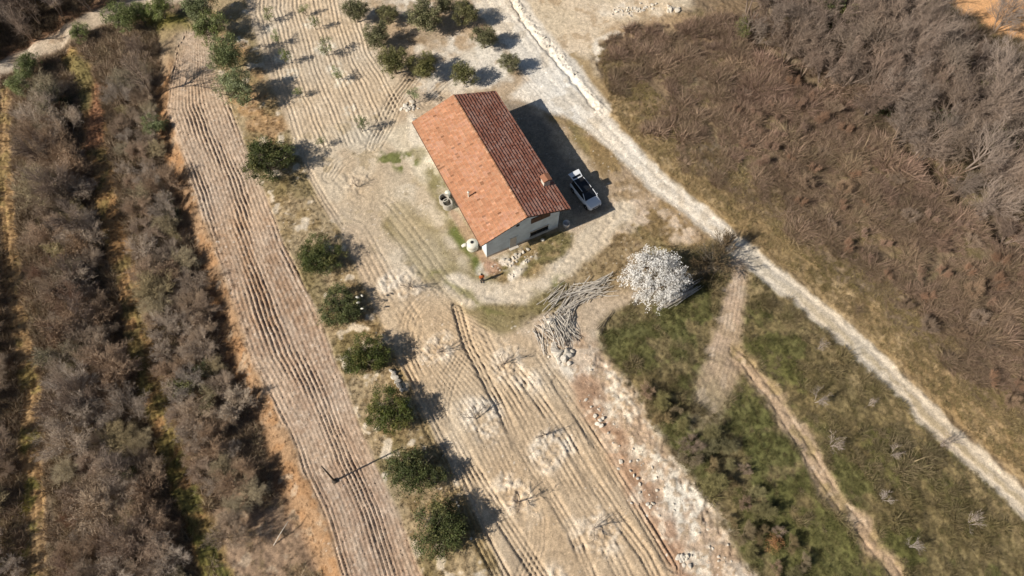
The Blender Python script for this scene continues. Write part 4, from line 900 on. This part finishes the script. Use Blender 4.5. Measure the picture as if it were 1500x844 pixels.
# ------------------------------------------------------------------ poles
def pole_proto():
    b = MB(); n = 5; P = [(-.5 + i / (n - 1), .012 * math.sin(i * 1.7 + rng.random()), .008 * math.cos(i * 2.1)) for i in range(n)]
    b.tube(P, [.0, .0, .0, .0, .0], 6); return b
def pole_mesh():
    b = MB(); L = 1.0; P = [(-.5, 0, 0), (-.2, .014 * rng.normal(), .006), (.15, .014 * rng.normal(), 0), (.5, 0, 0)]
    b.tube([(p[0] * 3, p[1] * 3, p[2] * 3) for p in P], [.040, .037, .033, .027], 6); return b.build('wooden_pole', M_pole, link=False)
poles = [pole_mesh() for _ in range(9)]
def heap(cx, cy, dx, dy, L, n, across, alongj, label, group, zmax, mat=None, ang=.13):
    a = np.array(up(cx, cy)); b = np.array(up(cx + dx, cy + dy)); d = unit(b - a); nrm = np.array([-d[1], d[0]]); h0 = math.atan2(d[1], d[0])
    for k in range(n):
        s = rng.uniform(-1, 1); p = a + nrm * s * across + d * rng.normal() * alongj
        o = poles[rng.integers(9)].copy(); COL.objects.link(o)
        if mat: o.data = o.data.copy(); o.data.materials[0] = mat
        l = L * (.5 + .7 * rng.random()); w_ = .65 + 1.0 * rng.random() ** 2; o.scale = (l / 3, w_, w_)
        zz = zmax * (1 - abs(s) ** 2) * rng.random() + .07
        tilt = rng.normal() * .05
        ge = max(float(gz(*(p + d * l * f))) for f in (-.4, 0, .4))
        o.location = (p[0], p[1], ge + zz + abs(tilt) * l * .3); o.rotation_euler = (0, tilt, h0 + rng.normal() * ang)
        tag(o, label, 'pole', group)
heap(811, 489, 17, 32, 2.9, 58, 1.9, .5, 'weathered grey pole in the fan-shaped heap above the pale rocks', 'poles of the lower fan heap', .5, ang=.26)
heap(829, 476, 3, 32, 3.2, 22, .75, .3, 'weathered grey pole lying steeply at the bend of the heap', 'poles at the bend of the heap', .5, ang=.3)
heap(823, 441, 30, -33, 3.2, 54, 1.6, .6, 'weathered grey pole in the slanting heap beside the loop track', 'poles of the slanting heap', .5, ang=.22)
heap(868, 427, 50, -20, 4.2, 46, .95, .8, 'grey-brown pole in the long heap left of the blossoming tree', 'poles of the long heap', .45, ang=.2)
heap(993, 430, 45, -24, 4.6, 36, .95, .4, 'pale straight pole in the stack sticking out under the blossoming tree', 'poles under the blossoming tree', .35, ang=.05)
heap(886, 472, 17, -24, 3.0, 5, .22, .1, 'dark pole in the small bundle lying on dry grass', 'small bundle of dark poles', .15, M_dpole, ang=.06)

def upright(name, px, py, tip, h, r, label, cat, mat, foot=None):
    x, y = up(px, py); z = float(gz(x, y)); e = empty(name, (x, y, z), 0, label, cat)
    tx, ty = unproj(tip[0], tip[1], z + h)
    b = MB(); b.tube([(0, 0, -.3), ((tx - x) * .5, (ty - y) * .5, h * .5), (tx - x, ty - y, h)], [r, r * .85, r * .6], 7); b.build('shaft', mat, e, smooth=True)
    if foot: f = MB(); f.lathe([(.0, 0.02), (.26, .02), (.24, .22), (.1, .3)], 10); f.build('base', M_dpole, e)
    return e
upright('wooden_post', 490, 705, (471, 683), 4.9, .10, 'tall thin wooden post standing alone in the ploughed strip', 'post', M_dpole, True)
upright('wooden_stick', 397, 803, (422, 764), 1.6, .05, 'pale slanting stick in the rough grass below the orange bank', 'stick', M_pole)

# ------------------------------------------------------------------ farmhouse
HX, HY, YAW, LR, WR, HE, HR, OVX, OVY = -3.0427, 49.0015, 2.064256, 18.47, 10.646, 4.135, 6.06, .865, .649
house = empty('farmhouse', (HX, HY, 0), YAW - PI / 2, 'white-walled farmhouse with an orange tiled gable roof in the middle of the plot', 'farmhouse')
# local axes: +y along the ridge away from the camera, +x down the shaded slope
SL = (HR - HE) / (WR / 2)
wy, wx = LR / 2 - OVY, WR / 2 - OVX
zw = HE + SL * OVX - .16; zr = HR - .16
b = MB()
b.add([(-wx, -wy, -.6), (wx, -wy, -.6), (wx, -wy, zw), (0, -wy, zr), (-wx, -wy, zw), (-wx, wy, -.6), (wx, wy, -.6), (wx, wy, zw), (0, wy, zr), (-wx, wy, zw)],
      [(0, 1, 2, 3, 4), (6, 5, 9, 8, 7), (1, 6, 7, 2), (5, 0, 4, 9), (2, 7, 8, 3), (3, 8, 9, 4), (0, 5, 6, 1)])
b.build('wall', M_plaster, house)
b = MB(); b.box((-wx - .02, -wy - .02, -.6), (wx + .02, -wy, .28)); b.box((-wx - .02, -wy, -.6), (-wx, wy, .28)); b.build('plinth', M_stain, house)
# tiled slopes: stepped courses of curved tiles
NC, TW = 14, .23
ncol = int(round(LR / TW)); sub = 6
yv = np.linspace(-LR / 2, LR / 2, ncol * sub + 1)
sag = .007 * np.interp(yv, np.linspace(-LR / 2, LR / 2, 12), rng.normal(size=12))
wave = .028 * np.abs(np.cos(np.linspace(0, ncol, ncol * sub + 1) * PI)) - .014
Vr, Fr, Cr = [], [], []
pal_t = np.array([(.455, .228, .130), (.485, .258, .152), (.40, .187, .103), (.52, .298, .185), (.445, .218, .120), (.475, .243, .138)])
pal_shaded = np.array([(.275, .118, .08), (.30, .145, .104), (.23, .09, .06), (.33, .18, .135), (.26, .105, .07), (.285, .125, .088)])  # same tile on the shaded slope, colour darkened for shade and some grime
pn = rng.random((6, 24)); nv = 0
for side in (-1, 1):
    slen = math.hypot(WR / 2, HR - HE); cw = slen / NC
    tx_, tz_ = side * (WR / 2) / slen, -(HR - HE) / slen; nx_, nz_ = side * (HR - HE) / slen, (WR / 2) / slen
    for i in range(NC):
        s0, s1 = i * cw, (i + 1) * cw + .03       # from the ridge down
        cidx = rng.integers(0, 6, ncol); patch = np.interp(np.arange(ncol), np.linspace(0, ncol, 24), pn[(i // 3) % 6]) * .6 + .4 * rng.random(ncol)
        bp = pal_t if side < 0 else pal_shaded; tc = bp[cidx] * .55 + bp.mean(0) * .45; tc = tc * (.91 + .18 * rng.random((ncol, 1))) * (.90 + .2 * patch[:, None])
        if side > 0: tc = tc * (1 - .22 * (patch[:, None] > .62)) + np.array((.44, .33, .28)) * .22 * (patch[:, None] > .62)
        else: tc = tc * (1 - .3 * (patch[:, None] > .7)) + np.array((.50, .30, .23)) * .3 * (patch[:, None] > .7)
        odd = rng.random((ncol, 1)); tc = tc * (1 - .38 * (odd > .97)) * (1 + .22 * (odd < .04))
        tc = np.repeat(tc, sub, 0); tc = np.concatenate([tc, tc[-1:]], 0)
        jit = np.repeat(rng.normal(size=ncol) * .010, sub); jit = np.append(jit, jit[-1])
        for s_, lift in ((s0, .012), (s1, .10), (s1, .0)):
            off = lift + wave * (1 if lift > 0 else 0) + (jit if lift > .02 else 0) + sag
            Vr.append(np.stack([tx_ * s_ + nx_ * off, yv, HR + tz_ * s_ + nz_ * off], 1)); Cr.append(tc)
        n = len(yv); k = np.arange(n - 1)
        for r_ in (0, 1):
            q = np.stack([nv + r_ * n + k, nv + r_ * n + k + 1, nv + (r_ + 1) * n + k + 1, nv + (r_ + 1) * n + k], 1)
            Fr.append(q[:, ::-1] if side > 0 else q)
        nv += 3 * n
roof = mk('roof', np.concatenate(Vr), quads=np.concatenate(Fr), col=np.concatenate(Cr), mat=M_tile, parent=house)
b = MB()
for side in (-1, 1):
    t = .11; x1 = side * WR / 2
    b.add([(0, -LR / 2 + .02, HR - .045), (x1, -LR / 2 + .02, HE - .045), (x1, LR / 2 - .02, HE - .045), (0, LR / 2 - .02, HR - .045), (0, -LR / 2 + .02, HR - t - .03), (x1, -LR / 2 + .02, HE - t - .03), (x1, LR / 2 - .02, HE - t), (0, LR / 2 - .02, HR - t)],
          [(4, 7, 6, 5), (0, 1, 5, 4), (1, 2, 6, 5), (2, 3, 7, 6), (0, 3, 2, 1)])
b.build('eaves_board', M_brown, roof)
A = Acc()
nr = 46
for k in range(nr):
    y0 = -LR / 2 + k * LR / nr; y1 = y0 + LR / nr + .04; m = 7; V = []
    for yy, rr in ((y0, .155), (y1, .125)):
        for j in range(m): q = PI * j / (m - 1); V.append((rr * math.cos(q) * 1.15, yy, HR - .02 + rr * math.sin(q) * .85))
    A.add(np.array(V), np.array([(j, j + 1, m + j + 1, m + j) for j in range(m - 1)]), None, pal_t[rng.integers(6)] * (.6 + .35 * rng.random()))
A.mesh('ridge_cap', M_tile, roof)
for side in (-1, 1):
    b = MB(); b.tube([(side * (WR / 2 + .05), -LR / 2, HE - .06), (side * (WR / 2 + .05), LR / 2, HE - .06)], [.065, .065], 8); b.build('gutter', M_brown if side < 0 else M_metal, house)
# chimney on the shaded slope, vent pipe on the sunny one (local: x across, y along)
ch = MB(); cx_, cy_ = 4.30, -5.35; ch.box((cx_ - .38, cy_ - .36, 4.2), (cx_ + .38, cy_ + .36, 5.55)); cho = ch.build('chimney', M_stain, house, bevel=.01)
c2 = MB(); c2.box((cx_ - .50, cy_ - .48, 5.553), (cx_ + .50, cy_ + .48, 5.64)); c2.add([(cx_ - .5, cy_ - .48, 5.641), (cx_ + .5, cy_ - .48, 5.641), (cx_ + .5, cy_ + .48, 5.641), (cx_ - .5, cy_ + .48, 5.641), (cx_, cy_ - .48, 5.80), (cx_, cy_ + .48, 5.80)], [(0, 1, 4), (2, 3, 5), (1, 2, 5, 4), (3, 0, 4, 5)])
c2o = c2.build('chimney_cap', M_tile, cho)
a_ = c2o.data.color_attributes.new('col', 'FLOAT_COLOR', 'POINT'); a_.data.foreach_set('color', np.tile(np.array((.30, .14, .085, 1), np.float32), (len(c2o.data.vertices), 1)).ravel())
vx, vy = -4.02, -3.3; zb = HR - SL * 4.02
b = MB(); b.lathe([(.09, -.1), (.075, .85), (.075, .85)], 12, (vx, vy, zb)); vp = b.build('vent_pipe', M_plast, house, smooth=False)
b = MB(); b.lathe([(.11, .88), (.14, .92), (.0, 1.02)], 12, (vx, vy, zb), caps=False); b.build('cowl', M_plast, vp)
b = MB(); b.add([(vx - .45, vy - .40, zb + SL * -.45 + .09 * 1 + .0), (vx + .35, vy - .40, zb + SL * .35 + .09), (vx + .35, vy + .35, zb + SL * .35 + .09), (vx - .45, vy + .35, zb - SL * .45 + .09)], [(0, 1, 2, 3)])
# gable features (v across, z up), each a few millimetres proud
gy = -wy
def gbox(name, v0, v1, z0, z1, y0, y1, mat, parent=house): q = MB(); q.box((v0, gy - y1, z0), (v1, gy - y0, z1)); return q.build(name, mat, parent, bevel=.006)
q = MB(); q.V = []; n = 20
q.add([(-.70 + .22 * math.cos(2 * PI * k / n), gy - .02, 4.08 + .22 * math.sin(2 * PI * k / n)) for k in range(n)] + [(-.70 + .22 * math.cos(2 * PI * k / n), gy + .05, 4.08 + .22 * math.sin(2 * PI * k / n)) for k in range(n)], [tuple(range(n))[::-1]] + [(k, (k + 1) % n, n + (k + 1) % n, n + k) for k in range(n)])
q.build('round_vent', M_dark, house)
w = gbox('shutter', .90, 3.25, 3.30, 4.25, .003, .06, M_brown)
for k in range(4): gbox('slat', .95 + k * .585, 1.46 + k * .585, 3.34, 4.21, .063, .085, M_brown, w)
w = gbox('window', .92, 3.15, .62, 1.48, .003, .03, M_glass)
gbox('lintel', .82, 3.25, 1.485, 1.60, .003, .09, M_stain, w); gbox('sill', .82, 3.25, .52, .615, .003, .12, M_conc, w)
for v in (.92, 1.66, 2.40, 3.09): gbox('mullion', v, v + .06, .625, 1.475, .033, .055, M_black, w)
dr_ = gbox('door', -1.62, -.82, .0, 1.95, .003, .04, M_stain); gbox('door_frame', -1.70, -1.625, .0, 2.05, .003, .08, M_plaster, dr_); gbox('door_frame', -.815, -.74, .0, 2.05, .003, .08, M_plaster, dr_); gbox('handle', -.95, -.90, .95, 1.1, .043, .08, M_metal, dr_)
gbox('step', -1.75, -.65, -.3, .06, .03, .4, M_stain)

# plank frame leaning on the gable, white sack before the window
def hl(v, y, z=0.0):
    m = Matrix.Translation((HX, HY, 0)) @ Matrix.Rotation(YAW - PI / 2, 4, 'Z'); return m @ Vector((v, y, z))
p = hl(2.15, gy - .75); x, y = p.x, p.y
b = MB(); b.lathe([(.0, 0), (.28, .02), (.34, .18), (.28, .38), (.12, .50), (.10, .56)], 14); o = b.build('white_sack', M_plast, smooth=True); o.location = (x, y, float(gz(x, y))); o.scale = (.7, .55, .6); tag(o, 'small white sack standing under the gable window', 'sack')
p = hl(wx + 1.0, gy - .2); b = MB(); b.lathe([(.40, 0), (.43, .25), (.40, .62), (.36, .63), (.35, .1)], 18); o = b.build('metal_drum', M_metal, smooth=True); o.location = (p.x, p.y, float(gz(p.x, p.y))); tag(o, 'grey metal drum in the shadow at the house\'s right corner', 'drum')
for k in range(7):
    p = hl(-2.8 + .45 * k + rng.normal() * .1, gy - 1.15 + rng.normal() * .18); o = rocks[k % 6].copy(); COL.objects.link(o); o.location = (p.x, p.y, float(gz(p.x, p.y)) + .1); o.scale = (.24, .2, .16); o.rotation_euler = (0, 0, k); tag(o, 'flat stone in the row along the foot of the gable', 'rock', 'stones along the gable')

# concrete well rings and the white tank beside the sunny wall
def ring(px, py, r, h, label, tilt=0):
    x, y = up(px, py); e = empty('concrete_ring', (x, y, float(gz(x, y)) - .03), .3, label, 'concrete ring')
    b = MB(); b.lathe([(r, 0), (r, h), (r - .09, h + .01), (r - .10, .25)], 26, caps=False); b.build('ring_wall', M_conc, e, smooth=False)
    b = MB(); b.lathe([(.0, .22), (r - .095, .22)], 26, caps=False); b.build('inner_floor', M_dark if tilt else M_stain, e)
    return e
ring(651, 296, .58, .95, 'open concrete ring with a dark inside, the farther of two beside the sunny wall', 1); ring(656, 303, .58, .95, 'open concrete ring with a grey inside, the nearer of two beside the sunny wall', 0)
x, y = up(656, 288); o = MB(); o.lathe([(.0, 0), (.30, .02), (.33, .8), (.25, .95), (.0, 1.0)], 16, caps=False); o = o.build('white_barrel', M_plast, smooth=True); o.location = (x, y, float(gz(x, y))); tag(o, 'pale barrel standing between the concrete rings and the wall', 'barrel')
x, y = up(692, 363); tk = empty('water_tank', (x, y, float(gz(x, y))), YAW, 'white plastic water tank with a black lid at the near corner of the house', 'water tank', sc=.88)
b = MB(); b.lathe([(.0, 0), (.70, .0), (.74, .1), (.74, .5), (.71, .55), (.74, .6), (.74, 1.05), (.62, 1.25), (.32, 1.36), (.0, 1.37)], 28, caps=False); b.build('tank_shell', M_plast, tk, smooth=True)
b = MB(); b.lathe([(.0, 1.36), (.21, 1.37), (.21, 1.43), (.0, 1.45)], 18, caps=False); b.build('lid', M_dark, tk)
b = MB(); b.tube([(.2, .62, .95), (.3, .95, .9), (.35, 1.25, .75)], [.26, .24, .19], 12); b.build('spout', M_plast, tk, smooth=True)

# ------------------------------------------------------------------ car
fxy = np.array((9.15, 46.40)); hd = math.radians(-56.5)
CL, CWD = 4.05, 1.76
fxy = fxy + np.array([.12, -.30])
cx0 = fxy - np.array([math.cos(hd), math.sin(hd)]) * (CL / 2)
car = empty('parked_car', (cx0[0], cx0[1], float(gz(*cx0)) + .0), hd, sc=1.04, label= 'white compact SUV with a black roof and raised tailgate, parked in the house shadow', cat='car')
st = [(-2.02, .42, .80, .74), (-1.95, .34, .92, .83), (-1.5, .30, .98, .87), (-.9, .26, .97, .88), (0, .24, .96, .88), (.7, .26, .97, .88), (1.05, .27, .99, .88), (1.45, .28, .95, .87), (1.78, .30, .86, .83), (1.97, .34, .76, .74), (2.03, .42, .64, .64)]
V, F = [], []
for (X, zb_, zt, w_) in st:
    V += [(X, -w_ * .86, zb_), (X, -w_, zb_ + .14), (X, -w_ * 1.0, (zb_ + zt) / 2 + .06), (X, -w_ * .955, zt - .06), (X, -w_ * .86, zt), (X, -w_ * .4, zt + .035), (X, w_ * .4, zt + .035), (X, w_ * .86, zt), (X, w_ * .955, zt - .06), (X, w_, (zb_ + zt) / 2 + .06), (X, w_, zb_ + .14), (X, w_ * .86, zb_)]
n = 12
for i in range(len(st) - 1):
    for k in range(n): F.append((i * n + k, (i + 1) * n + k, (i + 1) * n + (k + 1) % n, i * n + (k + 1) % n))
F += [tuple(range(n)), tuple((len(st) - 1) * n + k for k in range(n))[::-1]]
b = MB(); b.add(V, F); b.build('body', M_paint, car, smooth=True)
def loft(name, S_, mat, parent=car, smooth=False):
    V = []; F = []
    for (X, z, w_) in S_: V += [(X, -w_, z), (X, w_, z)]
    return V
# glasshouse: lower ring to upper ring
lo_ = [(-1.90, .95, .74), (-1.2, .98, .80), (.2, .98, .81), (.98, 1.0, .78)]
hi_ = [(-1.66, 1.50, .62), (-1.0, 1.53, .64), (-.1, 1.53, .64), (.28, 1.49, .62)]
b = MB(); V = [(x_, -w_, z_) for x_, z_, w_ in lo_] + [(x_, -w_, z_) for x_, z_, w_ in hi_] + [(x_, w_, z_) for x_, z_, w_ in lo_] + [(x_, w_, z_) for x_, z_, w_ in hi_]
b.add(V, [(0, 1, 5, 4), (1, 2, 6, 5), (2, 3, 7, 6), (8, 12, 13, 9), (9, 13, 14, 10), (10, 14, 15, 11), (3, 11, 15, 7), (4, 5, 13, 12), (5, 6, 14, 13), (6, 7, 15, 14)]); b.build('side_window', M_glass, car)
b = MB(); b.box((-1.70, -.60, 1.515), (.20, .60, 1.565)); b.build('roof', M_black, car, bevel=.02)
b = MB(); b.box((-1.05, -.42, 1.568), (.0, .42, 1.576)); b.build('sunroof', M_glass, car)
for s in (-1, 1):
    b = MB(); b.tube([(-1.55, s * .60, 1.57), (-1.45, s * .60, 1.63), (-.1, s * .60, 1.63), (.02, s * .60, 1.57)], [.035] * 4, 6); b.build('roof_rail', M_chrome, car)
    b = MB(); b.tube([(.24, s * .645, 1.50), (.62, s * .73, 1.27), (1.0, s * .80, 1.0)], [.045, .04, .04], 6); b.build('pillar', M_paint, car)
    b = MB(); b.box((.72, s * .86 - .09 * (s < 0), .98), (.90, s * .86 + .09 * (s > 0) + .1 * s * 0, 1.12)); b.build('side_mirror', M_paint, car, bevel=.03)
    b = MB(); b.add([(1.80, s * .50, .80), (2.00, s * .50, .74), (1.92, s * .76, .74), (1.62, s * .86, .84), (1.80, s * .50, .72), (2.02, s * .50, .66), (1.94, s * .78, .66), (1.62, s * .885, .76)], [(0, 1, 2, 3), (1, 5, 6, 2), (2, 6, 7, 3), (0, 4, 5, 1), (4, 7, 6, 5), (3, 7, 4, 0)]); b.build('headlight', M_lamp, car)
    b = MB(); b.box((-2.03, s * .62 - .14, .70), (-1.93, s * .62 + .14, .86)); b.build('tail_light', M_red, car, bevel=.02)
    for X in (-1.28, 1.28):
        e = MB(); e.lathe([(.20, -.11), (.31, -.11), (.335, -.06), (.335, .06), (.31, .11), (.20, .11)], 24, caps=False); t = e.build('wheel', M_rubber, car, smooth=True); t.location = (X, s * .80, .335); t.rotation_euler = (PI / 2, 0, 0)
        e = MB(); e.lathe([(.0, .07), (.06, .09), (.20, .075), (.21, .0), (.0, -.05)], 20, caps=False); rm = e.build('rim', M_chrome, t, smooth=True)
        if s > 0: rm.rotation_euler = (PI, 0, 0)
        e = MB(); e.lathe([(.36, -.02), (.40, .0), (.36, .02)], 24, caps=False); a_ = e.build('wheel_arch', M_black, car); a_.location = (X, s * .872, .34); a_.rotation_euler = (PI / 2, 0, 0)
b = MB(); b.box((1.99, -.50, .60), (2.055, .50, .70)); b.build('grille', M_black, car, bevel=.01)
b = MB(); b.box((1.95, -.55, .34), (2.06, .55, .48)); b.build('lower_bumper', M_black, car, bevel=.02)
b = MB(); b.box((2.056, -.2, .49), (2.068, .2, .58)); b.build('number_plate', M_paint, car)
b = MB(); b.box((-2.0, -.56, .62), (-1.86, .56, .93)); b.build('boot_opening', M_black, car)
# raised tailgate, hinged at the rear of the roof
tg = empty('tailgate', (-1.68, 0, 1.57)); tg.parent = car; tg.rotation_euler = (0, math.radians(14), 0)
b = MB(); b.add([(0, -.60, 0), (-.55, -.66, .02), (-.95, -.70, -.06), (-1.02, -.66, -.22), (0, .60, 0), (-.55, .66, .02), (-.95, .70, -.06), (-1.02, .66, -.22)] + [(0, -.60, -.06), (-.55, -.66, -.06), (-.92, -.70, -.13), (-.98, -.66, -.26), (0, .60, -.06), (-.55, .66, -.06), (-.92, .70, -.13), (-.98, .66, -.26)],
              [(0, 4, 5, 1), (1, 5, 6, 2), (2, 6, 7, 3), (8, 9, 13, 12), (9, 10, 14, 13), (10, 11, 15, 14), (0, 1, 9, 8), (1, 2, 10, 9), (2, 3, 11, 10), (4, 12, 13, 5), (5, 13, 14, 6), (6, 14, 15, 7), (3, 7, 15, 11), (0, 8, 12, 4)])
b.build('gate_panel', M_paint, tg)
b = MB(); b.add([(-.14, -.50, .010), (-.40, -.53, .020), (-.40, .53, .020), (-.14, .50, .010)], [(0, 3, 2, 1)]); b.build('rear_window', M_glass, tg)

# ------------------------------------------------------------------ person
def skin_mesh(name, verts, edges, radii, mat, parent, sub=2):
    me = bpy.data.meshes.new(name); me.from_pydata(verts, edges, []); o = bpy.data.objects.new(name, me); COL.objects.link(o); o.parent = parent
    sm = o.modifiers.new('skin', 'SKIN')
    for i, r in enumerate(radii): me.skin_vertices[0].data[i].radius = (r, r) if not isinstance(r, tuple) else r
    me.skin_vertices[0].data[0].use_root = True
    ss = o.modifiers.new('smooth', 'SUBSURF'); ss.levels = ss.render_levels = sub; me.materials.append(mat)
    return o
px_, py_ = up(706, 412.5)
person = empty('person', (px_, py_, float(gz(px_, py_))), math.radians(-70), 'person in an orange top and dark trousers standing on the track before the house', 'person')
Vb = [(0, 0, .95), (0, 0, 1.15), (.01, 0, 1.38), (.01, 0, 1.48), (.03, 0, 1.60), (.03, 0, 1.72),
      (0, .19, 1.40), (-.03, .25, 1.13), (.17, .20, 1.02), (0, -.19, 1.40), (-.03, -.25, 1.13), (.17, -.20, 1.02),
      (.0, .10, .90), (.03, .11, .49), (0, .11, .09), (.13, .12, .04), (.0, -.10, .90), (.02, -.11, .49), (-.05, -.11, .09), (.08, -.12, .04), (.12, 0, 1.60)]
Eb = [(0, 1), (1, 2), (2, 3), (3, 4), (4, 5), (2, 6), (6, 7), (7, 8), (2, 9), (9, 10), (10, 11), (0, 12), (12, 13), (13, 14), (14, 15), (0, 16), (16, 17), (17, 18), (18, 19), (4, 20)]
Rb = [.13, .12, .13, .055, .095, .075, .06, .045, .032, .06, .045, .032, .085, .06, .042, .035, .085, .06, .042, .035, .018]
skin_mesh('body', Vb, Eb, Rb, M_skin, person)
skin_mesh('jacket', [(0, 0, .92), (0, 0, 1.15), (.01, 0, 1.38), (.01, 0, 1.46), (0, .19, 1.40), (-.03, .25, 1.13), (.14, .21, 1.04), (0, -.19, 1.40), (-.03, -.25, 1.13), (.14, -.21, 1.04)], [(0, 1), (1, 2), (2, 3), (2, 4), (4, 5), (5, 6), (2, 7), (7, 8), (8, 9)], [.165, .165, .17, .085, .085, .07, .055, .085, .07, .055], M_orange, person)
skin_mesh('trousers', [(0, 0, .97), (.0, .10, .88), (.03, .11, .49), (0, .11, .10), (.0, -.10, .88), (.02, -.11, .49), (-.05, -.11, .10)], [(0, 1), (1, 2), (2, 3), (0, 4), (4, 5), (5, 6)], [.15, .115, .085, .07, .115, .085, .07], M_navy, person)
for v in ((.06, .12, .04), (.01, -.12, .04)):
    b = MB(); b.box((v[0] - .10, v[1] - .05, -.0), (v[0] + .18, v[1] + .05, .09)); b.build('shoe', M_navy, person, bevel=.03)
b = MB(); b.lathe([(.0, .135), (.06, .125), (.105, .07), (.115, .0), (.105, -.06), (.09, -.08)], 16, (.005, 0, 1.66), caps=False); b.build('hair', M_hair, person, smooth=True)
for s in (-1, 1):
    b = MB(); b.lathe([(0, -.012), (.012, 0), (0, .012)], 8, (.122, s * .035, 1.64), caps=False); b.build('eye', M_hair, person)
    for k in range(5):
        b = MB(); y0 = s * .20 + (k - 2) * .018; b.tube([(.17, y0, 1.02), (.22, y0, 1.015 + .004 * k), (.255 - .012 * abs(k - 2), y0 - s * .006, .99)], [.011, .010, .008], 6); b.build('finger', M_skin, person, smooth=True)
b = MB(); b.box((.20, -.10, .995), (.30, .10, 1.03)); o = b.build('remote_control', M_black, bevel=.01)
o.matrix_world = Matrix.Translation(person.location) @ Matrix.Rotation(math.radians(-70), 4, 'Z'); tag(o, 'small dark handheld controller held by the person in orange', 'controller')

# sacks in the second dark tree
x0, y0 = up(523, 434, 2.2)
for dx, dy in ((0, 0), (.45, .15), (.1, -.55), (.6, -1.2)):
    b = MB(); b.lathe([(0, 0), (.2, .03), (.24, .16), (.14, .30), (.0, .34)], 12, caps=False); o = b.build('white_bag', M_plast, smooth=True); x, y = x0 + dx, y0 + dy; o.location = (x, y, float(gz(x, y)) + 2.0 - .3 * abs(dy)); o.rotation_euler = (.6, .4, dx * 5); o.scale = (.9, .5, .45)
    tag(o, 'white bag hanging on the shaded side of a dark round olive tree', 'bag', 'white bags on the dark tree')

for o in protos: kill(o)

# ------------------------------------------------------------------ camera, light, sky
cam = bpy.data.cameras.new('camera'); co = bpy.data.objects.new('camera', cam); COL.objects.link(co); S.camera = co
cam.sensor_width = 36; cam.lens = FOC / 1500 * 36; cam.clip_end = 5000
co.matrix_world = Matrix.Translation((0, 0, HCAM)) @ Matrix.Rotation(PI / 2 - PITCH, 4, 'X') @ Matrix.Rotation(ROLL, 4, 'Z')
AZ, EL = math.radians(26.6), math.radians(34.2)
d = Vector((math.cos(AZ) * math.cos(EL), math.sin(AZ) * math.cos(EL), -math.sin(EL)))
sun = bpy.data.lights.new('sun', 'SUN'); sun.energy = 5.0; sun.angle = math.radians(.53); sun.color = (1, .93, .83)
so = bpy.data.objects.new('sun', sun); COL.objects.link(so); so.rotation_euler = d.to_track_quat('-Z', 'Y').to_euler(); so.location = (-40, -20, 60)
w = bpy.data.worlds.new('World'); S.world = w; w.use_nodes = True
sky = w.node_tree.nodes.new('ShaderNodeTexSky'); sky.sky_type = 'NISHITA'; sky.sun_disc = False; sky.sun_elevation = EL; sky.sun_rotation = math.atan2(-d.x, -d.y)
w.node_tree.links.new(sky.outputs[0], w.node_tree.nodes['Background'].inputs[0]); w.node_tree.nodes['Background'].inputs[1].default_value = .05
S.view_settings.view_transform = 'Standard'; S.view_settings.look = 'None'; S.view_settings.exposure = .35; S.view_settings.gamma = 1
S.cycles.max_bounces = 4; S.cycles.diffuse_bounces = 2; S.cycles.transparent_max_bounces = 4
